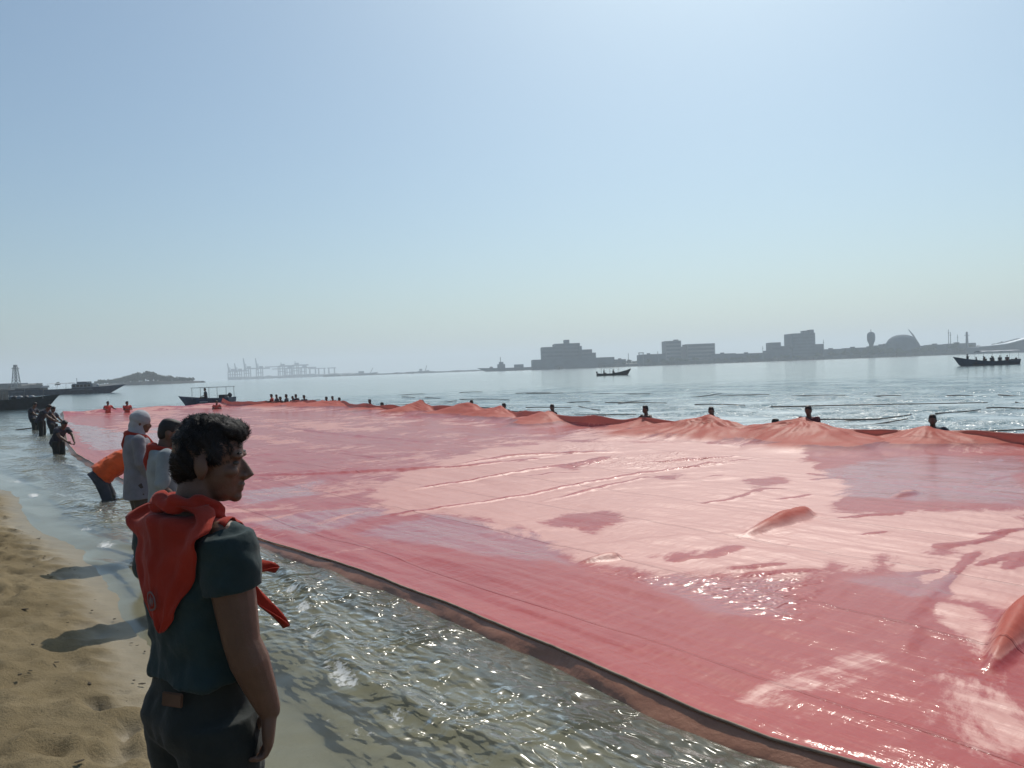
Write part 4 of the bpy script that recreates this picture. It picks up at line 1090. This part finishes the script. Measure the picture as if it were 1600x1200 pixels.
# fishing skiff behind the flag on the left
a, b = span(283, 366, 633)
fb = empty('fishing_boat', ((a.x + b.x) / 2, a.y, 0), R(180 - 8)); L = abs(b.x - a.x)
tag(fb, 'blue fishing skiff with a bare canopy frame floating behind the flag', 'boat')
obj('hull', hull_bm(L, 1.5, .52, .2, .26, .06), M['boat_blue'], fb)
canopy(fb, -L * .46, L * .22, 1.25, .5, 1.38, cover=False)
for k in range(2):
    bm = bmesh.new(); bench(bm, -L * .2 + k * L * .3, 1.2, .40); obj('bench', bm, M['wood'], fb)
outboard(fb, -L * .42, .45)
bm = bmesh.new(); box(bm, -L * .38, -L * .26, -.25, .25, .35, .78); obj('engine_box', bm, M['boat_dark'], fb)
bm = bmesh.new(); tube(bm, [(-L * .1, .76, .28), (.2, .77, .28)], .03, 6); obj('fender', bm, M['boat_white'], fb)
rider('sit', 'dark_shirt', onboat(fb, .12, 0, .10), R(200), 'person in dark clothing sitting in the blue fishing skiff', None)
# ferry far left
a, b = span(20, 183, 616)
fe = empty('ferry', ((a.x + b.x) / 2, (a.y + b.y) / 2, 0), R(0)); L = abs(b.x - a.x)
fe.rotation_euler.z = math.atan2(0, 1)
tag(fe, 'long low dark ferry with a cabin amidships and pointed bow', 'boat')
obj('hull', hull_bm(L, 4.2, 1.15, .6, .55, .1), M['boat_blue'], fe)
bm = bmesh.new(); box(bm, -L * .46, L * .3, -1.9, 1.9, .85, .95); obj('deck', bm, M['boat_grey'], fe)
bm = bmesh.new(); box(bm, L * .10, L * .30, -1.5, 1.5, .95, 2.2); box(bm, L * .14, L * .24, -1.2, 1.2, 2.2, 2.6); bmesh.ops.bevel(bm, geom=bm.edges[:], offset=.15, segments=2, affect='EDGES'); cb = obj('cabin', bm, M['boat_grey'], fe)
for k in range(5):
    bm = bmesh.new(); x = L * (.115 + .036 * k); box(bm, x, x + L * .024, -1.53, -1.49, 1.5, 1.95); obj('window', bm, M['glass'], cb)
canopy(fe, -L * .12, L * .06, 3.2, .95, 2.35)
bm = bmesh.new(); tube(bm, [(L * .12, 0, 2.0), (L * .12, 0, 3.4)], .05, 6); obj('mast', bm, M['steel'], fe)
bm = bmesh.new(); ellipsoid(bm, (L * .34, -.9, 1.75), (.28, .28, .28), None, 2); obj('life_raft', bm, M['boat_white'], fe, True)
bm = bmesh.new(); box(bm, -L * .44, -L * .2, -1.4, 1.4, .95, 1.6); obj('cargo_hatch', bm, M['boat_dark'], fe)
# moored workboat cut by the frame
a = at(62, 639, 0)
wb = empty('work_boat', (a.x - 3.6, a.y + 1.5, 0), R(4))
tag(wb, 'dark workboat with cluttered deck moored in front of the ferry', 'boat')
obj('hull', hull_bm(7.4, 2.4, .85, .4, .35, .1), M['boat_dark'], wb)
bm = bmesh.new(); box(bm, -2.6, -.4, -.8, .8, .7, 1.75); bmesh.ops.bevel(bm, geom=bm.edges[:], offset=.08, segments=2, affect='EDGES'); wh = obj('wheelhouse', bm, M['boat_dark'], wb)
for k in range(3):
    bm = bmesh.new(); box(bm, -2.4 + .65 * k, -1.95 + .65 * k, -.83, -.79, 1.25, 1.6); obj('window', bm, M['glass'], wh)
for k in range(5):
    bm = bmesh.new(); x = .1 + .5 * k; ellipsoid(bm, (x, random.uniform(-.4, .4), .98), (.28, .3, .22), None, 2); obj('deck_sack', bm, M['boat_dark' if k % 2 else 'boat_grey'], wb, True)
for x in (-.2, 1.6, 3.2):
    bm = bmesh.new(); tube(bm, [(x, -.6, .9), (x + .1, -.6, 1.75)], .03, 6); obj('rail_post', bm, M['steel'], wb)
bm = bmesh.new(); tube(bm, [(-.3, -.6, 1.7), (3.3, -.6, 1.7)], .025, 6); obj('rail', bm, M['steel'], wb)

# ------------------------------------------------------------------ far shore
M['land'] = plain('land', (.10, .095, .085), .9, .3, .05, .1, 0, 0, 0, True)
M['concrete'] = plain('concrete', (.20, .205, .21), .85, .15, .1, .2)
M['concrete_dark'] = plain('concrete_dark', (.10, .125, .15), .85, .15, .1, .2)
M['pane'] = plain('pane', (.082, .105, .128), .2, .2, .2, .5)
M['roofmetal'] = plain('roofmetal', (.45, .47, .49), .32, .08, .1, .5, 0, .6)
M['crane'] = plain('crane_paint', (.17, .19, .21), .6, .1, .1)
M['bark'] = plain('bark', (.05, .04, .03), .9)
def leafm(name, col):
    t = NT(name); co = t.objco()
    p = t.n('ShaderNodeBsdfPrincipled'); t.set(p, 'Base Color', t.mix(t.noise(.8, 4, .6, co), C4([c * .6 for c in col]), C4([c * 1.4 for c in col]))); p.inputs['Roughness'].default_value = .8
    return t.done(p.outputs[0])
M['leaf'] = leafm('leaves', (.05, .075, .035)); 
DS = 820.0                                            # the built shore across the bay
def land(name, pts_px, depth, back, h, label):
    bm = bmesh.new(); fr = []; n = len(pts_px); rs = random.Random(5)
    top = []; bot = []; bk = []
    for i, px in enumerate(pts_px):
        p = far(px, 580, depth + rs.uniform(-10, 10)); hh = h * rs.uniform(.7, 1.2)
        bot.append(bm.verts.new((p.x, p.y, -2))); top.append(bm.verts.new((p.x * 1.004, p.y + 3, hh))); bk.append(bm.verts.new((p.x * (1 + back / depth), p.y + back, hh + back * .008)))
    for i in range(n - 1):
        bm.faces.new((bot[i], bot[i + 1], top[i + 1], top[i])); bm.faces.new((top[i], top[i + 1], bk[i + 1], bk[i]))
    return tag(obj(name, bm, M['land']), label, kind='structure')
land('far_shore', list(np.linspace(832, 2100, 90)), DS, 500, 3.4, 'low dark built up shore across the bay')
land('breakwater', list(np.linspace(505, 850, 40)), 1500, 30, 3.0, 'long low breakwater closing the bay')
land('port_quay', list(np.linspace(356, 560, 30)), 2120, 400, 6.0, 'low quay of the container port')
land('left_shore', list(np.linspace(-700, 62, 40)), 420, 200, 2.6, 'low shore behind the moored boats')
def pixbox(root, name, mat, x0, x1, ytop, depth, d, zb=0.0, win=None, rnd=0):
    """block whose front spans pixel columns x0..x1 and whose top is at pixel row ytop"""
    xm = (x0 + x1) / 2
    a = far(x0, ytop, depth); b = far(x1, ytop, depth); zt = far(xm, ytop, depth).z
    bm = bmesh.new(); box(bm, a.x, b.x, depth, depth + d, zb, zt)
    o = obj(name, bm, M[mat], root)
    if win:
        nx, nz = win; W = b.x - a.x; Hh = zt - zb
        wm = None
        for iz in range(nz):
            z = zb + Hh * (iz + .3) / nz
            bm = bmesh.new(); box(bm, a.x + W * .04, b.x - W * .04, depth - .25, depth + .2, z, z + Hh / nz * .5); obj('window_band', bm, M['pane'], o)
    return o
def building(label, cat='building'):
    e = empty('building'); tag(e, label, cat, 'buildings on the far shore'); return e
# stepped block
e = building('large dark stepped building standing alone at the end of the far shore')
pixbox(e, 'podium', 'concrete_dark', 832, 960, 560, DS, 60)
pixbox(e, 'west_wing', 'concrete_dark', 846, 880, 542, DS + 8, 30, 8, (5, 4))
pixbox(e, 'main_tower', 'concrete_dark', 866, 906, 536.5, DS + 14, 40, 8, (6, 5))
pixbox(e, 'east_step', 'concrete_dark', 904, 909, 540.5, DS + 10, 30, 8)
pixbox(e, 'east_wing', 'concrete_dark', 908, 925, 546, DS + 8, 30, 8, (4, 3))
pixbox(e, 'end_wing', 'concrete_dark', 924, 931, 551, DS + 9, 26, 8)
pixbox(e, 'lift_house', 'concrete_dark', 881, 889.5, 531, DS + 22, 10, 20)
e = building('pale twin block of flats with a taller square tower')
pixbox(e, 'tower', 'concrete', 1040, 1064, 532.5, DS + 60, 24, 2, (4, 6))
pixbox(e, 'link_block', 'concrete', 1063, 1074, 541.5, DS + 66, 20, 2)
pixbox(e, 'long_block', 'concrete', 1073, 1117, 537, DS + 62, 24, 2, (8, 5))
pixbox(e, 'roof_hut', 'concrete', 1054, 1060, 530.5, DS + 68, 8, 20)
e = building('small two step building left of the tall slab tower')
pixbox(e, 'tower', 'concrete_dark', 1205, 1220, 535, DS + 20, 18, 2, (3, 4)); pixbox(e, 'wing', 'concrete_dark', 1219, 1235, 540.5, DS + 22, 18, 2); pixbox(e, 'base', 'concrete_dark', 1200, 1238, 547, DS + 16, 18, 2)
e = building('tallest slab tower on the far shore with two roof huts')
pixbox(e, 'slab', 'concrete_dark', 1238, 1273.5, 520.5, DS + 20, 26, 2, (5, 8)); pixbox(e, 'roof_hut', 'concrete_dark', 1256, 1264, 516.5, DS + 26, 10, 20); pixbox(e, 'roof_hut', 'concrete_dark', 1266, 1271.5, 515, DS + 26, 10, 20)
pixbox(e, 'annexe', 'concrete_dark', 1273, 1287, 537.5, DS + 24, 20, 2)
rs = random.Random(9)
for k, (x0, x1, yt, lab) in enumerate(((962, 978, 562, 'low shed next to the stepped building podium'), (1000, 1040, 554, 'low quay warehouse at the foot of the twin block'), (1118, 1150, 553, 'low flat warehouse right of the twin block'), (1150, 1200, 552.5, 'long low warehouse before the small two step building'),
                                     (1288, 1320, 546, 'low terrace building right of the tall slab tower'), (1322, 1355, 544, 'low flat building left of the water tower'), (1368, 1396, 540, 'low flat building between the water tower and the dome'), (1452, 1480, 539, 'low building right of the dome hall'), (1482, 1525, 537, 'low long building under the antenna masts'))):
    e = building(lab); hm = (x0 + x1) / 2
    pixbox(e, 'hall', 'concrete_dark', x0, x1, yt, DS + 12 + k, 22, 2); pixbox(e, 'parapet', 'concrete_dark', x0 + .3, x1 - .3, yt - .7, DS + 14 + k, 12, 4); pixbox(e, 'roof_hut', 'concrete_dark', x0 + (x1 - x0) * .3, x0 + (x1 - x0) * .3 + 4, yt - 2.2, DS + 18 + k, 6, 4)
# water tower
c = far(1361.5, 545, DS + 15); sx = (DS + 15) / F
e = empty('water_tower', (c.x, c.y, 0)); tag(e, 'mushroom shaped water tower on the far shore', 'tower', None)
zt = far(1361.5, 518.5, DS + 15).z
rings = []
for z, r in ((0, 3.2), (.45, 3.0), (.52, 3.4), (.66, 5.6), (.80, 6.0), (.92, 5.6), (.97, 4.0), (1, 1.6)):
    rings.append([Vector((math.cos(q * math.pi / 12) * r * sx, math.sin(q * math.pi / 12) * r * sx, z * zt)) for q in range(24)])
bm = bmesh.new(); loft(bm, rings); obj('tank', bm, M['concrete_dark'], e, True)
bm = bmesh.new(); tube(bm, [(0, 0, zt - .3), (0, 0, zt + 2.4)], .35, 6); obj('finial', bm, M['steel'], e)
# dome hall
a = far(1391, 545, DS + 10); b = far(1449, 545, DS + 10); zt = far(1420, 522, DS + 10).z
e = empty('dome_hall', ((a.x + b.x) / 2, DS + 24, 0)); tag(e, 'wide dark domed hall with a slanting spike on the far shore', 'building')
W = (b.x - a.x) / 2; rings = []
for z, r in ((0, 1.0), (.35, .97), (.60, .88), (.80, .72), (.92, .52), (.985, .28), (1, .1)):
    rings.append([Vector((math.cos(q * math.pi / 16) * r * W, math.sin(q * math.pi / 16) * r * W * .6, z * zt)) for q in range(32)])
bm = bmesh.new(); loft(bm, rings); obj('dome', bm, M['concrete_dark'], e, True)
bm = bmesh.new(); tube(bm, [(W * .95, 0, zt * .45), (W * .62, 0, zt * .95), (W * .38, 0, zt * 1.22)], [1.1, .8, .35], 6); obj('spike', bm, M['steel'], e)
bm = bmesh.new(); box(bm, -W * 1.05, -W * .6, -12, 0, 0, zt * .62); obj('porch', bm, M['concrete_dark'], e)
# swooping metal roof on the right
e = empty('curved_roof_hall'); tag(e, 'hall with a bright swooping metal roof by the shore', 'building')
P = [(1532, 541), (1545, 540), (1560, 538.6), (1575, 536.4), (1592, 532), (1612, 526.5)]
top = [far(x, y, DS - 30) for x, y in P]; rings = []
for p in top: rings.append([p + Vector((0, 0, 0)), p + Vector((0, 8, .3)), p + Vector((0, 8, -.5)), p + Vector((0, 0, -.8))])
bm = bmesh.new(); loft(bm, rings); obj('roof', bm, M['roofmetal'], e)
bm = bmesh.new(); rings = []
for p in top: rings.append([Vector((p.x, DS - 27, p.z - 1.2)), Vector((p.x, DS - 6, p.z - .5)), Vector((p.x, DS - 6, -1)), Vector((p.x, DS - 27, -1))])
loft(bm, rings); obj('wall', bm, M['concrete_dark'], e)
# masts
for k, (px, yb, yt, wd, lab) in enumerate(((1482.5, 540, 515, .35, 'thin lattice antenna mast, shorter of the pair left of the chimney'), (1485.5, 540, 519, .35, 'thin lattice antenna mast close beside a similar mast'), (1511, 538, 519.5, 1.3, 'stout dark chimney on the far shore'), (1496.5, 538, 523, .3, 'thin mast between the antenna pair and the chimney'), (982, 563, 552, .3, 'thin pole beside the square gantry'), (1028, 560, 549, .3, 'thin pole at the end of the quay warehouse'), (1192, 552, 541, .3, 'thin mast left of the small two step building'), (1287, 545, 531, .3, 'thin mast right of the tall slab tower'))):
    c = far(px, yb, DS + 5); zt = far(px, yt, DS + 5).z
    e = empty('antenna_mast' if wd < 1 else 'chimney', (c.x, c.y, 0)); tag(e, lab, 'mast' if wd < 1 else 'chimney')
    bm = bmesh.new(); tube(bm, [(0, 0, 0), (0, 0, zt * .6), (0, 0, zt)], [wd * 1.3, wd, wd * .8], 8); obj('shaft', bm, M['steel'], e)
    bm = bmesh.new(); box(bm, -wd * 2.2, wd * 2.2, -.2, .2, zt * .86, zt * .88); obj('cross_arm' if wd < 1 else 'rim', bm, M['steel'], e)
# square gantry on the quay
e = empty('quay_gantry', far(1002, 565, DS)); e.location.z = 0; tag(e, 'square open gantry frame on the quay between two buildings', 'gantry')
zt = far(1002, 552, DS).z
for s in (-1, 1):
    bm = bmesh.new(); box(bm, s * 2.2 - .4, s * 2.2 + .4, -.4, .4, 0, zt); obj('leg', bm, M['steel'], e)
bm = bmesh.new(); box(bm, -2.9, 2.9, -.5, .5, zt, zt + .9); obj('beam', bm, M['steel'], e)
# warship at the end of the shore
a = far(753, 580, 900); b = far(840, 577, 900)
e = empty('ship', ((a.x + b.x) / 2, 900, 0), R(180)); L = (b.x - a.x); tag(e, 'long grey ship with a blocky bridge and mast moored by the stepped building', 'ship')
obj('hull', hull_bm(L, 9, 3.4, 1.5, 1.0, .2), M['boat_grey'], e)
bm = bmesh.new(); box(bm, L * .08, L * .22, -3, 3, 3, 8); box(bm, L * .11, L * .19, -2.4, 2.4, 8, 10.5); obj('bridge', bm, M['boat_grey'], e)
bm = bmesh.new(); tube(bm, [(L * .16, 0, 10), (L * .16, 0, 16)], .4, 6); obj('mast', bm, M['steel'], e)
bm = bmesh.new(); box(bm, -L * .25, -L * .08, -3, 3, 3, 7); obj('aft_house', bm, M['boat_grey'], e)
bm = bmesh.new(); ellipsoid(bm, (L * .33, 0, 4.4), (2.2, 1.8, 1.4), None, 2); obj('gun_turret', bm, M['boat_grey'], e)
# small far ships along the breakwater
for k, (x0, x1, yw, dp, lab) in enumerate(((560, 592, 586, 1700, 'distant low ship with a crane arm by the breakwater'), (656, 672, 583, 1600, 'distant small ship with a mast beyond the breakwater'))):
    a = far(x0, yw, dp); b = far(x1, yw, dp); L = b.x - a.x
    e = empty('ship', ((a.x + b.x) / 2, dp - 30, 0)); tag(e, lab, 'ship')
    obj('hull', hull_bm(L, 8, 4.5, 1, 1.5, .3), M['boat_grey'], e)
    bm = bmesh.new(); box(bm, -L * .35, -L * .1, -3, 3, 4, 9); obj('deckhouse', bm, M['boat_grey'], e)
    bm = bmesh.new(); tube(bm, [(L * .2, 0, 4), (L * .34, 0, 15)], .7, 6); obj('crane_arm', bm, M['steel'], e)
# container cranes
DC = 2150.0; kx = DC / F
def crane(px, ybase, ytop, up, lab):
    c = far(px, ybase, DC); e = empty('container_crane', (c.x, DC, 6)); tag(e, lab, 'crane', 'container cranes of the far port')
    zt = far(px, ytop, DC).z - 6; hb = zt * (.42 if up else .66); th = 1.15
    for x in (-4.5, 4.5):
        for y in (-8, 8):
            bm = bmesh.new(); box(bm, x * kx / 1.3 - th, x * kx / 1.3 + th, y - th, y + th, 0, hb); obj('leg', bm, M['crane'], e)
    wx = 4.5 * kx / 1.3
    bm = bmesh.new(); box(bm, -wx, wx, -9, 9, hb * .45, hb * .45 + 2.0); obj('cross_beam', bm, M['crane'], e)
    bm = bmesh.new(); box(bm, -wx - 2, wx + (22 if up else 30), -4, 4, hb, hb + 3.2); obj('girder', bm, M['crane'], e)
    bm = bmesh.new(); box(bm, wx * .1, wx * 1.5, -4.5, 4.5, hb + 3.2, hb + 8); obj('machine_house', bm, M['crane'], e)
    if up:
        bm = bmesh.new(); tube(bm, [(-wx, 0, hb), (-wx * 1.6, 0, zt)], [2.6, 1.5], 6); obj('boom', bm, M['crane'], e)
        bm = bmesh.new(); tube(bm, [(-wx * .5, 0, hb), (-wx * .6, 0, hb + (zt - hb) * .5)], 1.1, 6); obj('apex_frame', bm, M['crane'], e)
    else:
        bm = bmesh.new(); box(bm, -wx - 38, -wx - 2, -3, 3, hb, hb + 2.4); obj('boom', bm, M['crane'], e)
        bm = bmesh.new(); tube(bm, [(-wx * .6, 0, hb), (0, 0, zt), (wx * .6, 0, hb)], 1.0, 6); obj('apex_frame', bm, M['crane'], e)
for px, yb, yt, up in ((362, 594, 568, True), (373, 593.5, 568, True), (387, 592.5, 560, True), (406, 592, 560, True)):
    crane(px, yb, yt, up, 'container crane with its boom raised on the far quay')
for px, yb, yt, up in ((440, 590, 566, False), (451, 590, 571, False), (462, 589.5, 564, False), (474, 589, 570, False)):
    crane(px, yb, yt, up, 'container crane with its boom lowered on the far quay')
for px in (486, 500, 516):
    c = far(px, 588, DC); e = empty('yard_gantry', (c.x, DC + 20, 6)); tag(e, 'low yard gantry at the quay end past the container cranes', 'gantry', 'yard gantries of the far port')
    for x in (-8, 8):
        bm = bmesh.new(); box(bm, x - 1, x + 1, -4, 4, 0, 16); obj('leg', bm, M['crane'], e)
    bm = bmesh.new(); box(bm, -12, 12, -3, 3, 16, 18.5); obj('beam', bm, M['crane'], e)
# lattice tower at the left
c = far(25.5, 606, 420); e = empty('lattice_tower', (c.x, c.y, 1.5)); tag(e, 'tapering lattice light tower on the left shore', 'tower')
zt = far(25.5, 574, 420).z - 1.5; hw = 1.6
for sx in (-1, 1):
    for sy in (-1, 1):
        bm = bmesh.new(); tube(bm, [(sx * hw, sy * hw, 0), (sx * hw * .45, sy * hw * .45, zt)], .22, 6); obj('leg', bm, M['steel'], e)
for q in range(6):
    f0, f1 = q / 6, (q + 1) / 6; w0, w1 = hw * (1 - .55 * f0), hw * (1 - .55 * f1)
    bm = bmesh.new(); box(bm, -w0, w0, -w0, w0, f0 * zt + .02, f0 * zt + .2)
    for sy in (-1, 1):
        tube(bm, [(-w0, sy * w0, f0 * zt), (w1, sy * w1, f1 * zt)], .12, 5); tube(bm, [(w0, sy * w0, f0 * zt), (-w1, sy * w1, f1 * zt)], .12, 5)
    obj('brace_frame', bm, M['steel'], e)
bm = bmesh.new(); box(bm, -1.3, 1.3, -1.3, 1.3, zt * .93, zt * .93 + .4); box(bm, -.7, .7, -.7, .7, zt, zt + 1.4); obj('lamp_platform', bm, M['steel'], e)
e = empty('pier_shed'); tag(e, 'low shed with flat roof on the left shore beside the lattice tower', 'building')
pixbox(e, 'hall', 'concrete_dark', -40, 12, 601, 425, 12, 1); pixbox(e, 'roof', 'concrete_dark', -42, 15, 600, 423, 16, 3.4); pixbox(e, 'wing', 'concrete_dark', 30, 60, 603.5, 425, 10, 1)

# ------------------------------------------------------------------ trees
def tree_mesh(rs, h, rx, n=700):
    tb = bmesh.new(); tube(tb, [(0, 0, 0), (.2, 0, h * .3), (0, .2, h * .6)], [h * .035, h * .026, h * .012], 7)
    for k in range(6):
        a = rs.uniform(0, 6.28); tube(tb, [(.1, 0, h * rs.uniform(.25, .45)), (math.cos(a) * rx * .6, math.sin(a) * rx * .6, h * rs.uniform(.55, .8))], [h * .016, h * .006], 5)
    cb_ = bmesh.new()
    cl = [(rs.uniform(-1, 1) * rx * .75, rs.uniform(-1, 1) * rx * .75, h * rs.uniform(.38, .9), rs.uniform(.25, .5) * rx) for _ in range(12)]
    for k in range(n):
        cx, cy, cz, cr = rs.choice(cl); d = Vector((rs.gauss(0, 1), rs.gauss(0, 1), rs.gauss(0, .8))).normalized() * cr * rs.random() ** .4
        p = Vector((cx, cy, cz)) + d; s = rs.uniform(.3, .7) * h * .10 + .15; a = Vector((rs.gauss(0, 1), rs.gauss(0, 1), rs.gauss(0, 1))).normalized(); b_ = a.orthogonal().normalized()
        c_ = a.cross(b_); cb_.faces.new([cb_.verts.new(p + q) for q in (b_ * s, c_ * s * .7, -b_ * s, -c_ * s * .7)])
    m1 = bpy.data.meshes.new('trunk'); tb.to_mesh(m1); tb.free(); m2 = bpy.data.meshes.new('crown'); cb_.to_mesh(m2); cb_.free()
    m1.materials.append(M['bark']); m2.materials.append(M['leaf']); return m1, m2
rs = random.Random(21); kinds = [tree_mesh(rs, 1.0 * h, r) for h, r in ((9, 4.6), (7, 4.2), (11, 4.0), (5, 4.4))]
def tree(loc, kind, sc, label, group):
    e = empty('tree', loc, rs.uniform(0, 6.28)); e.scale = (sc, sc, sc); tag(e, label, 'tree', group)
    for nm, me_ in zip(('trunk', 'crown'), kinds[kind]):
        o = bpy.data.objects.new(nm, me_); COL.objects.link(o); o.parent = e
DI = 650.0
bm = bmesh.new(); pr = []
for q in range(28):
    px = 140 + 170 * q / 27; p = far(px, 599, DI); hh = 1.0 + 2.0 * math.sin(math.pi * q / 27) + rs.uniform(0, .4)
    pr.append([Vector((p.x, DI, -1)), Vector((p.x, DI + 4, hh * .7)), Vector((p.x * 1.02, DI + 25, hh)), Vector((p.x * 1.06, DI + 60, -1))])
loft(bm, pr); tag(obj('island_ground', bm, M['land']), 'low rocky ground of the wooded island', kind='structure')
for q in range(34):
    px = 152 + 150 * (q + rs.uniform(-.3, .3)) / 33
    prof = np.interp(px, [150, 175, 197, 215, 236, 250, 275, 303], [594, 592, 587, 585.5, 580, 586, 588.5, 590]); pb_ = far(px, 598, DI)
    dp = DI + rs.uniform(4, 22); hgt = far(px, prof, DI).z - 1.5
    kd = 0 if abs(px - 236) > 8 else 2; hh = {0: 9, 1: 7, 2: 11, 3: 5}[kd]
    tree((pb_.x * dp / DI, dp, .6), kd, max(.45, hgt / hh * rs.uniform(1.0, 1.3)), 'dark leafy tree on the wooded island', 'trees on the wooded island')
for q in range(95):
    px = rs.uniform(960, 1620); d = DS + rs.uniform(2, 10); c = far(px, 560, d)
    tall = rs.uniform(.35, .75) * (1.5 if px > 1330 else .9)
    tree((c.x, d, 2.5), rs.choice((0, 1, 3)), tall, 'dark leafy tree in the planting along the far shore', 'trees along the far shore')
for q in range(9):
    px = rs.uniform(-20, 120); c = far(px, 603, 425); tree((c.x, 425 + rs.uniform(0, 8), 1.5), rs.choice((1, 3)), rs.uniform(.2, .35), 'low dark bush on the left shore behind the ferry', 'bushes on the left shore')

# ------------------------------------------------------------------ debris on the sand
M['weed'] = plain('weed', (.055, .042, .028), .8, .4, 20, .2, 0, 0, 0, True)
rs = random.Random(4); bm = bmesh.new()
for k in range(2600):
    u = rs.uniform(.5, 18); v = rs.uniform(-6, VS - .15); c = abs(mnoise.noise(Vector((u * .7, v * .9, 3))))
    if rs.random() > .12 + c * 2: continue
    z = float(ground_z(u, v)); x, y = uv2xy(u, v); s = rs.uniform(.003, .011) * (1 + rs.random() ** 8 * 1.0)
    if y < .6: continue
    a = rs.uniform(0, 6.28)
    ellipsoid(bm, (x, y, z + s * .3 + .012), (s * rs.uniform(1, 3), s, s * .35), Matrix.Rotation(a, 3, 'Z'), 1)
o = obj('shore_debris', bm, M['weed']); tag(o, 'scattered dark shell and weed crumbs on the sand', 'debris', kind='stuff')

# ------------------------------------------------------------------ haze
hb = bmesh.new(); box(hb, -6200, 6200, -6000, 6300, -8.0, 140.0)
t = NT('haze_air'); t.t.nodes.remove(t.out); t.out = t.n('ShaderNodeOutputMaterial')
pv = t.n('ShaderNodeVolumePrincipled'); pv.inputs['Color'].default_value = (.86, .94, 1.0, 1)
pv.inputs['Density'].default_value = .00045; pv.inputs['Anisotropy'].default_value = .25
t.t.links.new(pv.outputs[0], t.out.inputs['Volume'])
hz_o = obj('haze', hb, t.m); tag(hz_o, 'pale sea haze in the air over the whole bay', 'haze', kind='stuff')
